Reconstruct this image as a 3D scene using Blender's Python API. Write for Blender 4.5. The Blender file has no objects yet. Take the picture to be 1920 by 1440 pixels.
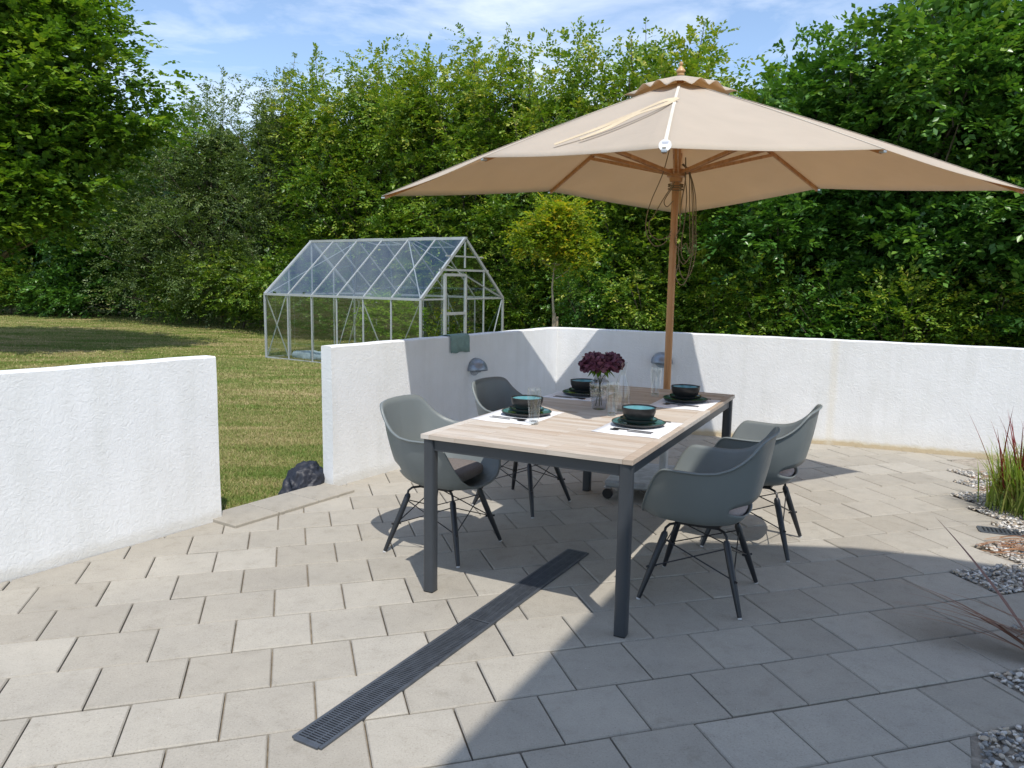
import bpy, bmesh, math, random
import numpy as np
from mathutils import Vector, Matrix

random.seed(7); rng = np.random.default_rng(7)
sc = bpy.context.scene
COL = sc.collection
R = math.radians

# ---------------------------------------------------------------- camera
cam = bpy.data.cameras.new('camera'); camo = bpy.data.objects.new('camera', cam); COL.objects.link(camo)
PITCH, ROLL, CAMH = 0.1359, -0.0162, 1.4774
fv = Vector((0, math.cos(PITCH), -math.sin(PITCH))); rv = Vector((1, 0, 0)); dv = fv.cross(rv)
r2 = math.cos(ROLL)*rv + math.sin(ROLL)*dv; d2 = -math.sin(ROLL)*rv + math.cos(ROLL)*dv
m = Matrix((r2, -d2, -fv)).transposed().to_4x4(); m.translation = (0, 0, CAMH)
camo.matrix_world = m
cam.sensor_width = 36; cam.lens = 36*1432.2/1920; cam.clip_start = .05; cam.clip_end = 500
sc.camera = camo
# ---------------------------------------------------------------- world, sun, exposure
SUN = Vector((.172, -.552, 1)).normalized()
w = bpy.data.worlds.new('World'); sc.world = w; w.use_nodes = True
nt = w.node_tree; nt.nodes.clear()
def N(nt, t, **k):
    n = nt.nodes.new(t)
    for a, b in k.items(): setattr(n, a, b)
    return n
out = N(nt, 'ShaderNodeOutputWorld'); bg = N(nt, 'ShaderNodeBackground'); bg.inputs[1].default_value = .15
sky = N(nt, 'ShaderNodeTexSky', sky_type='NISHITA', sun_disc=False)
sky.sun_elevation = math.asin(SUN.z); sky.sun_rotation = math.atan2(SUN.x, SUN.y)
sky.air_density = 1.0; sky.dust_density = .3; sky.ozone_density = 3.0
tc = N(nt, 'ShaderNodeTexCoord'); mp = N(nt, 'ShaderNodeMapping'); mp.inputs['Scale'].default_value = (1.0, 1.3, 4.2)
mp.inputs['Rotation'].default_value = (0, R(16), 0)
n1 = N(nt, 'ShaderNodeTexNoise'); n1.inputs['Scale'].default_value = 3.2; n1.inputs['Detail'].default_value = 10; n1.inputs['Roughness'].default_value = .58; n1.inputs['Distortion'].default_value = .35
cr = N(nt, 'ShaderNodeValToRGB'); cr.color_ramp.elements[0].position = .43; cr.color_ramp.elements[1].position = .68
cr.color_ramp.elements[0].color = (.07, .07, .07, 1); cr.color_ramp.elements[1].color = (.95, .95, .95, 1)
mx = N(nt, 'ShaderNodeMixRGB'); mx.inputs[2].default_value = (5.0, 5.55, 6.5, 1)
L = nt.links.new
L(tc.outputs['Generated'], mp.inputs[0]); L(mp.outputs[0], n1.inputs[0]); L(n1.outputs[0], cr.inputs[0]); L(cr.outputs[0], mx.inputs[0])
L(sky.outputs[0], mx.inputs[1]); L(mx.outputs[0], bg.inputs[0]); L(bg.outputs[0], out.inputs[0])
sun = bpy.data.lights.new('sun', 'SUN'); sun.energy = 3.2; sun.angle = R(.53); sun.color = (1, .95, .87)
suno = bpy.data.objects.new('sun', sun); COL.objects.link(suno)
suno.rotation_euler = (-SUN).to_track_quat('-Z', 'Y').to_euler(); suno.location = (3, -8, 14)
sc.view_settings.view_transform = 'Standard'; sc.view_settings.look = 'None'; sc.view_settings.exposure = 0.42; sc.view_settings.gamma = 1
sc.cycles.max_bounces = 10; sc.cycles.transparent_max_bounces = 24

# ---------------------------------------------------------------- helpers
class MB:
    def __init__(s): s.v = []; s.f = []
    def add(s, v, f, M=None):
        o = len(s.v)
        s.v += [tuple(M @ Vector(p)) if M else tuple(p) for p in v]
        s.f += [tuple(i+o for i in q) for q in f]; return s
    def box(s, c, d, M=None, rz=0):
        x, y, z = d[0]/2, d[1]/2, d[2]/2; ca, sa = math.cos(rz), math.sin(rz)
        v = [(c[0]+ca*a-sa*b, c[1]+sa*a+ca*b, c[2]+h) for h in (-z, z) for a, b in ((-x, -y), (x, -y), (x, y), (-x, y))]
        return s.add(v, [(3, 2, 1, 0), (4, 5, 6, 7), (0, 1, 5, 4), (1, 2, 6, 5), (2, 3, 7, 6), (3, 0, 4, 7)], M)
    def beam(s, a, b, w, h, up=(0, 0, 1), M=None):
        a, b = Vector(a), Vector(b); d = (b-a).normalized(); u = Vector(up); side = d.cross(u)
        if side.length < 1e-4: side = d.cross(Vector((1, 0, 0)))
        side.normalize(); u = side.cross(d)
        v = [p + side*sx*w/2 + u*sy*h/2 for p in (a, b) for sx, sy in ((-1, -1), (1, -1), (1, 1), (-1, 1))]
        return s.add(v, [(0, 1, 2, 3), (7, 6, 5, 4), (0, 4, 5, 1), (1, 5, 6, 2), (2, 6, 7, 3), (3, 7, 4, 0)], M)
    def tube(s, pts, rad, n=8, cap=True, M=None):
        pts = [Vector(p) for p in pts]; k = len(pts)
        rad = [float(r_) for r_ in rad] if hasattr(rad, '__len__') else [float(rad)]*k
        v = []; prev = None
        for i, p in enumerate(pts):
            d = (pts[min(i+1, k-1)] - pts[max(i-1, 0)]).normalized()
            if prev is None: prev = d.cross(Vector((0, 0, 1)) if abs(d.z) < .9 else Vector((1, 0, 0))).normalized()
            prev = (prev - d*prev.dot(d)).normalized(); q = d.cross(prev)
            for j in range(n):
                t = 2*math.pi*j/n; v.append(p + rad[i]*(math.cos(t)*prev + math.sin(t)*q))
        f = [(i*n+j, i*n+(j+1) % n, (i+1)*n+(j+1) % n, (i+1)*n+j) for i in range(k-1) for j in range(n)]
        if cap: f += [tuple(range(n))[::-1], tuple((k-1)*n+j for j in range(n))]
        return s.add(v, f, M)
    def lathe(s, prof, n=32, c=(0, 0, 0), M=None, warp=None, top=True):
        v = []; k = len(prof)
        for r, z in prof:
            for j in range(n):
                t = 2*math.pi*j/n; q = r*(warp(t, r) if warp else 1)
                v.append((c[0]+q*math.cos(t), c[1]+q*math.sin(t), c[2]+z))
        f = [(i*n+j, i*n+(j+1) % n, (i+1)*n+(j+1) % n, (i+1)*n+j) for i in range(k-1) for j in range(n)]
        if prof[0][0] > 1e-6: f.append(tuple(range(n))[::-1])
        if prof[-1][0] > 1e-6 and top: f.append(tuple((k-1)*n+j for j in range(n)))
        return s.add(v, f, M)
    def prism(s, poly, z0, z1, M=None):
        n = len(poly)
        return s.add([(x, y, z0) for x, y in poly]+[(x, y, z1) for x, y in poly],
                     [tuple(range(n))[::-1], tuple(range(n, 2*n))]+[(i, (i+1) % n, n+(i+1) % n, n+i) for i in range(n)], M)
    def build(s, name, mat, parent=None, smooth=False, bevel=0, label=None, sub=0, solid=0, weld=False):
        me = bpy.data.meshes.new(name); me.from_pydata([tuple(p) for p in s.v], [], s.f); me.validate(); me.update()
        return finish(me, name, mat, parent, smooth, bevel, label, sub, solid, weld)
def finish(me, name, mat, parent=None, smooth=False, bevel=0, label=None, sub=0, solid=0, weld=False):
    o = bpy.data.objects.new(name, me); COL.objects.link(o)
    if mat: me.materials.append(mat)
    if parent: o.parent = parent
    if label: o['label'] = label
    if smooth or sub:
        me.polygons.foreach_set('use_smooth', [True]*len(me.polygons))
        if not sub and smooth != 2: me.set_sharp_from_angle(angle=R(40))
    if weld: b = o.modifiers.new('weld', 'WELD'); b.merge_threshold = 1e-4
    if solid: b = o.modifiers.new('solid', 'SOLIDIFY'); b.thickness = solid; b.offset = 0
    if bevel:
        b = o.modifiers.new('bevel', 'BEVEL'); b.width = bevel; b.segments = 2; b.limit_method = 'ANGLE'; b.harden_normals = False
    if sub: b = o.modifiers.new('sub', 'SUBSURF'); b.levels = sub; b.render_levels = sub
    return o
def tag(o, label, cat, group=None, kind=None):
    if label: o['label'] = label
    if cat: o['category'] = cat
    if group: o['group'] = group
    if kind: o['kind'] = kind
    return o
def thing(name, label, cat, loc=(0, 0, 0), rz=0, group=None):
    o = bpy.data.objects.new(name, None); COL.objects.link(o); o.empty_display_size = .1
    o.location = loc; o.rotation_euler = (0, 0, rz); return tag(o, label, cat, group)
def copy_tree(o, parent=None):
    c = o.copy(); COL.objects.link(c)
    if parent: c.parent = parent
    for ch in [x for x in COL.objects if x.parent == o]: copy_tree(ch, c)
    return c
def npmesh(name, V, F3=None, F4=None, attrs=None):
    me = bpy.data.meshes.new(name)
    F = F3 if F3 is not None else F4; k = F.shape[1]
    me.vertices.add(len(V)); me.vertices.foreach_set('co', np.ascontiguousarray(V, np.float32).ravel())
    me.loops.add(F.size); me.loops.foreach_set('vertex_index', np.ascontiguousarray(F, np.int32).ravel())
    me.polygons.add(len(F)); me.polygons.foreach_set('loop_start', np.arange(0, F.size, k, dtype=np.int32))
    me.polygons.foreach_set('loop_total', np.full(len(F), k, np.int32))
    me.update(calc_edges=True)
    for n_, a in (attrs or {}).items():
        at = me.attributes.new(n_, 'FLOAT', 'POINT'); at.data.foreach_set('value', np.ascontiguousarray(a, np.float32))
    return me

# ---------------------------------------------------------------- materials
def newmat(name):
    m = bpy.data.materials.new(name); m.use_nodes = True; nt = m.node_tree; nt.nodes.clear()
    o = N(nt, 'ShaderNodeOutputMaterial'); b = N(nt, 'ShaderNodeBsdfPrincipled'); nt.links.new(b.outputs[0], o.inputs[0])
    return m, nt, b, o
def ramp(nt, fac, stops):
    c = N(nt, 'ShaderNodeValToRGB'); el = c.color_ramp.elements
    while len(el) < len(stops): el.new(.5)
    for e, (p, col) in zip(el, stops): e.position = p; e.color = (*col, 1)
    nt.links.new(fac, c.inputs[0]); return c.outputs[0]
def noise(nt, scale, detail=6, rough=.55, coord='Object', vec=None, dist=0, mscale=None):
    n = N(nt, 'ShaderNodeTexNoise'); n.inputs['Scale'].default_value = scale; n.inputs['Detail'].default_value = detail
    n.inputs['Roughness'].default_value = rough; n.inputs['Distortion'].default_value = dist
    if vec is None: t = N(nt, 'ShaderNodeTexCoord'); vec = t.outputs[coord]
    if mscale:
        mm = N(nt, 'ShaderNodeMapping'); mm.inputs['Scale'].default_value = mscale; nt.links.new(vec, mm.inputs[0]); vec = mm.outputs[0]
    nt.links.new(vec, n.inputs['Vector']); return n.outputs[0]
def bump(nt, b, h, strength=.3, dist=.01):
    u = N(nt, 'ShaderNodeBump'); u.inputs['Strength'].default_value = strength; u.inputs['Distance'].default_value = dist
    nt.links.new(h, u.inputs['Height']); nt.links.new(u.outputs[0], b.inputs['Normal']); return u
def mixc(nt, fac, a, b, mode='MIX'):
    x = N(nt, 'ShaderNodeMixRGB', blend_type=mode)
    for i, q in enumerate((fac, a, b)):
        if isinstance(q, (int, float)): x.inputs[i].default_value = q
        elif isinstance(q, tuple): x.inputs[i].default_value = (*q, 1)
        else: nt.links.new(q, x.inputs[i])
    return x.outputs[0]
def math_(nt, op, a, b=0):
    x = N(nt, 'ShaderNodeMath', operation=op)
    for i, q in enumerate((a, b)):
        if isinstance(q, (int, float)): x.inputs[i].default_value = q
        else: nt.links.new(q, x.inputs[i])
    return x.outputs[0]
def simple(name, col, rough=.5, metal=0, var=.12, scale=6, bmp=0, bscale=60, spec=.5, coat=0):
    m, nt, b, o = newmat(name)
    f = noise(nt, scale); c = ramp(nt, f, [(.3, tuple(x*(1-var) for x in col)), (.7, tuple(min(1, x*(1+var)) for x in col))])
    nt.links.new(c, b.inputs['Base Color']); b.inputs['Roughness'].default_value = rough; b.inputs['Metallic'].default_value = metal
    b.inputs['Specular IOR Level'].default_value = spec; b.inputs['Coat Weight'].default_value = coat
    if bmp: bump(nt, b, noise(nt, bscale), bmp, .004)
    return m
def glass(name, tint=(.97, .985, .98), ior=1.5, rough=.02, gl=(1, 1, 1)):
    m, nt, b, o = newmat(name); nt.nodes.remove(b)
    t = N(nt, 'ShaderNodeBsdfTransparent'); t.inputs[0].default_value = (*tint, 1)
    g = N(nt, 'ShaderNodeBsdfGlossy'); g.inputs['Roughness'].default_value = rough; g.inputs[0].default_value = (*gl, 1)
    f = N(nt, 'ShaderNodeLayerWeight'); f.inputs[0].default_value = .5; x = N(nt, 'ShaderNodeMixShader')
    ff = math_(nt, 'ADD', math_(nt, 'MULTIPLY', math_(nt, 'POWER', f.outputs['Facing'], 4.0), .9), ior)
    nt.links.new(ff, x.inputs[0]); nt.links.new(t.outputs[0], x.inputs[1]); nt.links.new(g.outputs[0], x.inputs[2]); nt.links.new(x.outputs[0], o.inputs[0])
    return m
def leafmat(name, stops, trans=.35, rough=.42, spec=.45):
    k_ = 1.28 if name[:4] in ('beec', 'dark', 'grey', 'mapl') else 1
    stops = [(p, (c[0]*k_, c[1]*k_*1.02, c[2]*k_)) for p, c in stops]
    m, nt, b, o = newmat(name)
    gi = N(nt, 'ShaderNodeNewGeometry'); at = N(nt, 'ShaderNodeAttribute', attribute_name='tint')
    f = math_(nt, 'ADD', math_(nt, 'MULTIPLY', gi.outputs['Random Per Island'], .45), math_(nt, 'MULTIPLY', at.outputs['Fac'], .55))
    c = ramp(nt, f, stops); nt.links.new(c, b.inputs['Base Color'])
    b.inputs['Roughness'].default_value = rough; b.inputs['Specular IOR Level'].default_value = spec
    tr = N(nt, 'ShaderNodeBsdfTranslucent'); c2 = mixc(nt, 1.0, c, (1.25, 1.35, .45), 'MULTIPLY'); nt.links.new(c2, tr.inputs[0])
    x = N(nt, 'ShaderNodeMixShader'); x.inputs[0].default_value = trans*1.25
    nt.links.new(b.outputs[0], x.inputs[1]); nt.links.new(tr.outputs[0], x.inputs[2]); nt.links.new(x.outputs[0], o.inputs[0])
    return m

# pavers: tint per paver
M_pave, nt, b, o = newmat('concrete_paver')
at = N(nt, 'ShaderNodeAttribute', attribute_name='tint')
base = ramp(nt, at.outputs['Fac'], [(0, (.345, .317, .270)), (.5, (.378, .350, .301)), (1, (.410, .382, .331))])
big = ramp(nt, noise(nt, 2.3, 4), [(.3, (.93, .93, .93)), (.7, (1.04, 1.035, 1.02))])
fine = ramp(nt, noise(nt, 150, 4, .8), [(.30, (.60, .60, .60)), (.44, (.98, .98, .98)), (.58, (1, 1, 1)), (.72, (1.28, 1.28, 1.25))])
blot = ramp(nt, noise(nt, 11, 9, .72, dist=.3), [(.30, (.84, .83, .81)), (.45, (.98, .98, .98)), (.66, (1.05, 1.05, 1.05))])
vor = N(nt, 'ShaderNodeTexVoronoi'); vor.inputs['Scale'].default_value = 26; tcv = N(nt, 'ShaderNodeTexCoord'); nt.links.new(tcv.outputs['Object'], vor.inputs['Vector'])
spk = ramp(nt, vor.outputs['Distance'], [(.035, (1, 1, 1)), (.06, (0, 0, 0))])
c = mixc(nt, 1, mixc(nt, 1, mixc(nt, 1, base, big, 'MULTIPLY'), fine, 'MULTIPLY'), blot, 'MULTIPLY')
c = mixc(nt, math_(nt, 'MULTIPLY', spk, ramp(nt, vor.outputs['Color'], [(.55, (0, 0, 0)), (.6, (.8, .8, .8))])), c, ramp(nt, vor.outputs['Color'], [(.7, (.12, .11, .10)), (.8, (.62, .60, .56))]))
nt.links.new(c, b.inputs['Base Color']); b.inputs['Roughness'].default_value = .82; b.inputs['Specular IOR Level'].default_value = .3
bump(nt, b, noise(nt, 180, 4, .65), .35, .003)
M_joint = simple('joint_sand', (.23, .19, .14), .95, var=.4, scale=25, bmp=.5, bscale=300)

M_stucco, nt, b, o = newmat('white_stucco')
tcn = N(nt, 'ShaderNodeTexCoord'); sx = N(nt, 'ShaderNodeSeparateXYZ'); nt.links.new(tcn.outputs['Object'], sx.inputs[0])
nz = noise(nt, 5, 5)
lo = math_(nt, 'ADD', sx.outputs[2], math_(nt, 'MULTIPLY', noise(nt, 9, 4), -.06))
dirt = ramp(nt, lo, [(.0, (.66, .56, .40)), (.008, (.74, .68, .55)), (.035, (.79, .785, .77)), (.2, (.80, .81, .82))])
right = math_(nt, 'GREATER_THAN', sx.outputs[0], .9); dirt = mixc(nt, right, (.80, .81, .82), dirt)
dj = math_(nt, 'ADD', math_(nt, 'MULTIPLY', sx.outputs[0], .948), math_(nt, 'MULTIPLY', sx.outputs[1], -.317))
dj = math_(nt, 'ABSOLUTE', math_(nt, 'ADD', math_(nt, 'SUBTRACT', dj, .592), math_(nt, 'MULTIPLY', math_(nt, 'SUBTRACT', noise(nt, 6, 3), .5), .03)))
dirt = mixc(nt, ramp(nt, dj, [(.012, (.55, .55, .55)), (.05, (0, 0, 0))]), dirt, (.77, .735, .65))
strk = ramp(nt, noise(nt, 3.0, 7, .6, mscale=(3, 3, .25)), [(.33, (.945, .945, .935)), (.55, (1, 1, 1))])
foot = ramp(nt, lo, [(.0, (.86, .84, .80)), (.05, (1, 1, 1))])
c = mixc(nt, 1, mixc(nt, 1, mixc(nt, 1, dirt, ramp(nt, nz, [(.3, (.94, .94, .935)), (.7, (1, 1, 1))]), 'MULTIPLY'), strk, 'MULTIPLY'), foot, 'MULTIPLY')
nt.links.new(c, b.inputs['Base Color']); b.inputs['Roughness'].default_value = .8; b.inputs['Specular IOR Level'].default_value = .25
h1 = noise(nt, 26, 5, .65, dist=1.4); h2 = noise(nt, 90, 3, .6)
hh = math_(nt, 'ADD', h1, math_(nt, 'MULTIPLY', h2, .25)); bump(nt, b, hh, .38, .010)
M_stain = simple('stained_render', (.78, .74, .64), .85, var=.05, bmp=.4)

M_lawn, nt, b, o = newmat('lawn_ground')
a1 = noise(nt, .9, 10, .68, mscale=(.45, 1.5, 1), dist=.8); a2 = noise(nt, 9, 6, .7)
f = math_(nt, 'ADD', math_(nt, 'MULTIPLY', a1, .68), math_(nt, 'MULTIPLY', a2, .32))
c = ramp(nt, f, [(.34, (.085, .140, .022)), (.45, (.140, .180, .036)), (.53, (.25, .23, .085)), (.63, (.38, .30, .155))])
nt.links.new(c, b.inputs['Base Color']); b.inputs['Roughness'].default_value = 1; b.inputs['Specular IOR Level'].default_value = .1
bump(nt, b, noise(nt, 40, 5, .8), .9, .04)
M_grass, nt, b, o = newmat('grass_blades')
a1 = noise(nt, .9, 10, .68, mscale=(.45, 1.5, 1), dist=.8); gi = N(nt, 'ShaderNodeNewGeometry')
f = math_(nt, 'ADD', math_(nt, 'MULTIPLY', a1, .74), math_(nt, 'MULTIPLY', gi.outputs['Random Per Island'], .26))
c = ramp(nt, f, [(.36, (.11, .19, .024)), (.47, (.18, .235, .044)), (.55, (.32, .29, .10)), (.66, (.50, .40, .21))])
nt.links.new(c, b.inputs['Base Color']); b.inputs['Roughness'].default_value = .7
M_gravel = None
m, nt, b, o = newmat('pebble_stone'); M_gravel = m
gi = N(nt, 'ShaderNodeNewGeometry')
c = ramp(nt, gi.outputs['Random Per Island'], [(0, (.15, .155, .165)), (.25, (.30, .30, .29)), (.45, (.40, .37, .32)), (.62, (.52, .43, .32)), (.8, (.60, .57, .52)), (1, (.75, .73, .69))])
c = mixc(nt, 1, c, ramp(nt, noise(nt, 60, 5), [(.3, (.75, .75, .75)), (.7, (1.15, 1.15, 1.15))]), 'MULTIPLY')
nt.links.new(c, b.inputs['Base Color']); b.inputs['Roughness'].default_value = .65
M_soil = simple('bed_soil', (.30, .265, .22), .95, var=.4, scale=30, bmp=.6, bscale=120)

# table wood: slats run across the table (local x = length u, local y = across w)
M_wood, nt, b, o = newmat('pale_slatted_wood')
tcn = N(nt, 'ShaderNodeTexCoord'); at = N(nt, 'ShaderNodeAttribute', attribute_name='tint')
base = ramp(nt, at.outputs['Fac'], [(0, (.46, .365, .285)), (.3, (.51, .43, .355)), (.7, (.55, .48, .41)), (1, (.60, .545, .485))])
g1 = noise(nt, 60, 6, .6, mscale=(1, .06, 1), dist=.5)
c = mixc(nt, 1, base, ramp(nt, g1, [(.25, (.74, .70, .66)), (.5, (.98, .98, .97)), (.75, (1.12, 1.12, 1.12))]), 'MULTIPLY')
nt.links.new(c, b.inputs['Base Color']); b.inputs['Roughness'].default_value = .55; bump(nt, b, g1, .2, .002)

M_teak, nt, b, o = newmat('varnished_wood')
g1 = noise(nt, 30, 6, .6, mscale=(1, 1, .05), dist=.4)
c = ramp(nt, g1, [(.3, (.37, .165, .060)), (.55, (.50, .250, .100)), (.75, (.57, .31, .135))])
nt.links.new(c, b.inputs['Base Color']); b.inputs['Roughness'].default_value = .4
M_fabric, nt, b, o = newmat('sand_canvas')
c = ramp(nt, noise(nt, 3, 5), [(.3, (.62, .572, .49)), (.7, (.66, .612, .528))]); nt.links.new(c, b.inputs['Base Color']); b.inputs['Roughness'].default_value = .95
b.inputs['Specular IOR Level'].default_value = .1
bump(nt, b, noise(nt, 7, 3, .5, mscale=(1, 1, 2)), .35, .02)
tr = N(nt, 'ShaderNodeBsdfTranslucent'); nt.links.new(mixc(nt, 1, c, (1.2, .92, .62), 'MULTIPLY'), tr.inputs[0])
x = N(nt, 'ShaderNodeMixShader'); x.inputs[0].default_value = .42
nt.links.new(b.outputs[0], x.inputs[1]); nt.links.new(tr.outputs[0], x.inputs[2]); nt.links.new(x.outputs[0], o.inputs[0])

M_anth = simple('anthracite_metal', (.042, .048, .056), .42, metal=.0, var=.08, bmp=.05)
M_shell = simple('grey_plastic_shell', (.165, .187, .188), .42, var=.05, scale=3, bmp=.05, bscale=300)
_nt = M_shell.node_tree; _b = [q for q in _nt.nodes if q.type == 'BSDF_PRINCIPLED'][0]
_r = ramp(_nt, noise(_nt, 9, 7, .65), [(.3, (.34, .34, .34)), (.7, (.56, .56, .56))]); _nt.links.new(_r, _b.inputs['Roughness'])
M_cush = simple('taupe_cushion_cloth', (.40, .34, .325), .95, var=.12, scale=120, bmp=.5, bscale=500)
M_cush_shade = simple('shaded_cushion_cloth', (.16, .14, .13), .95, var=.15, scale=120, bmp=.5, bscale=500)  # same cushion cloth, shade on the left chairs put into its colour
M_blackwood = simple('black_stained_wood', (.016, .018, .022), .38, var=.2)
M_wire = simple('black_wire', (.02, .02, .022), .4, metal=.3)
M_glide = simple('white_glide', (.6, .6, .6), .5)
M_alu = simple('aluminium_profile', (.47, .49, .50), .42, metal=.35, var=.08)
M_ghglass = glass('greenhouse_glass', (.84, .88, .87), .17, .01, (.85, .92, 1.0))
M_clear = glass('clear_glass', (.945, .96, .96), .075, .03)
M_smoke = glass('smoked_glass', (.74, .75, .77), .12, .04)
M_black = simple('black_ceramic', (.018, .017, .017), .34, var=.15, scale=40, spec=.4)
M_teal = simple('teal_glaze', (.13, .33, .36), .12, var=.15, scale=25, coat=.3)
M_teald = simple('deep_teal_glaze', (.065, .175, .19), .14, var=.2, scale=25, coat=.3)
M_paper = simple('white_placemat', (.78, .78, .79), .8, var=.03, bmp=.3, bscale=200)
M_steel = simple('dark_steel', (.13, .13, .14), .3, metal=.9)
M_bright = simple('brushed_steel', (.5, .5, .5), .3, metal=.9)
M_lampm = simple('galvanised_lamp', (.27, .31, .36), .38, metal=.6, var=.15, scale=20)
M_petal = simple('burgundy_petal', (.135, .040, .068), .55, var=.45, scale=22)
M_towel = simple('sage_towel', (.20, .30, .28), .95, var=.1, scale=30, bmp=.6, bscale=300)
M_bag = simple('navy_bag_cloth', (.014, .017, .028), .55, var=.2, bmp=.3, bscale=20)
M_drain = simple('drain_metal', (.10, .112, .13), .42, metal=.5, var=.2, scale=20)
M_drainshade = simple('drain_shade', (.012, .013, .015), .8)
M_rope = simple('khaki_rope', (.20, .155, .095), .9, bmp=.4, bscale=400)
M_sheet = simple('grey_plastic_sheeting', (.42, .50, .56), .35, var=.2, scale=5, bmp=.6, bscale=14)
M_plank = simple('foundation_plank', (.30, .19, .12), .9, var=.3, scale=8)
M_bark = simple('bark', (.13, .105, .08), .95, var=.35, scale=14, bmp=.8, bscale=40)
M_palebark = simple('pale_bark', (.36, .30, .22), .9, var=.25, scale=12, bmp=.6, bscale=50)
M_tagw = simple('white_tag', (.8, .8, .82), .6, var=.02)
M_tagp = simple('tag_print', (.38, .42, .58), .7, var=.1)
M_roof = simple('unseen_roof_felt', (.12, .12, .12), .9); M_housew = simple('unseen_house_render', (.7, .7, .68), .85)
LF = {
 'beech': leafmat('beech_leaf', [(.1, (.034, .078, .012)), (.35, (.078, .152, .018)), (.62, (.158, .232, .028)), (.85, (.28, .30, .045)), (1, (.42, .36, .09))], .22, .40, spec=.4),
 'dark': leafmat('dark_leaf', [(.1, (.024, .070, .014)), (.45, (.060, .145, .024)), (.75, (.120, .225, .036)), (1, (.22, .30, .06))], .20, .34, .5),
 'grey': leafmat('grey_leaf', [(.1, (.048, .082, .030)), (.5, (.105, .155, .054)), (.8, (.175, .225, .078)), (1, (.32, .31, .14))], .22, .40, .4),
 'maple': leafmat('maple_leaf', [(.1, (.034, .085, .014)), (.5, (.092, .170, .020)), (.8, (.19, .265, .032)), (1, (.28, .33, .045))], .28, .45, .3),
 'lime': leafmat('lime_leaf', [(.1, (.07, .14, .015)), (.45, (.16, .25, .028)), (.72, (.33, .38, .04)), (1, (.68, .42, .03))], .36, .45, .3),
 'veg': leafmat('vegetable_leaf', [(.1, (.10, .20, .02)), (.5, (.21, .34, .035)), (1, (.32, .40, .06))], .45),
 'reed': leafmat('reed_leaf', [(.1, (.12, .20, .03)), (.5, (.25, .32, .07)), (1, (.50, .46, .20))], .35),
 'bronze': leafmat('bronze_leaf', [(.1, (.055, .018, .014)), (.5, (.11, .042, .028)), (1, (.22, .11, .07))], .2),
 'red': leafmat('red_leaf', [(.1, (.14, .012, .016)), (1, (.26, .03, .03))], .3),
 'silver': leafmat('silver_leaf', [(.1, (.12, .22, .14)), (1, (.24, .36, .24))], .3),
 'russet': leafmat('russet_leaf', [(.1, (.12, .035, .022)), (.5, (.19, .065, .042)), (1, (.30, .14, .085))], .2),
 'dead': leafmat('dead_leaf', [(.1, (.22, .09, .045)), (1, (.45, .25, .14))], .2),
}

# ---------------------------------------------------------------- ground
def sheet(name, poly, z, mat, kind='structure', lab=None):
    o = MB().add([(x, y, z) for x, y in poly], [tuple(range(len(poly)))]).build(name, mat); o['kind'] = kind
    return o
MBg = MB().add([(-160, -40, -.05), (160, -40, -.05), (160, 180, -.05), (-160, 180, -.05)], [(0, 1, 2, 3)])
lawn = MBg.build('lawn', M_lawn); lawn['kind'] = 'structure'
PA = .28305; PL, PW = .30678, .30; OX, OY = -1.69978, 3.29240
EU = np.array([math.cos(PA), math.sin(PA)]); EV = np.array([math.sin(PA), -math.cos(PA)])
def clip(poly, P, n):      # keep n.(x-P) >= 0
    out = []; P = np.array(P); n = np.array(n)
    for i in range(len(poly)):
        a, b = poly[i-1], poly[i]; da, db = (a-P) @ n, (b-P) @ n
        if (da >= 0) != (db >= 0): out.append(a+(b-a)*da/(da-db))
        if db >= 0: out.append(b)
    return out
WD = np.array([.552, .834]); WN = np.array([.834, -.552])
C0 = np.array([.453, 7.804]); C1 = np.array([2.96, 6.985]); C2 = np.array([7.4, 5.20])
ends = {8: 8, 7: 9.0, 6: 9.5, 5: 10.62, 4: 12.1, 3: 13.6, 2: 13.0, 1: 14.6, 0: 16.0, -1: 16.5, -2: 17.0, -3: 18.1, -4: 18.9, -5: 19.9, -6: 21.2, -7: 22.6, -8: 24, -9: 26}
pv, pf, pt = [], [], []
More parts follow.
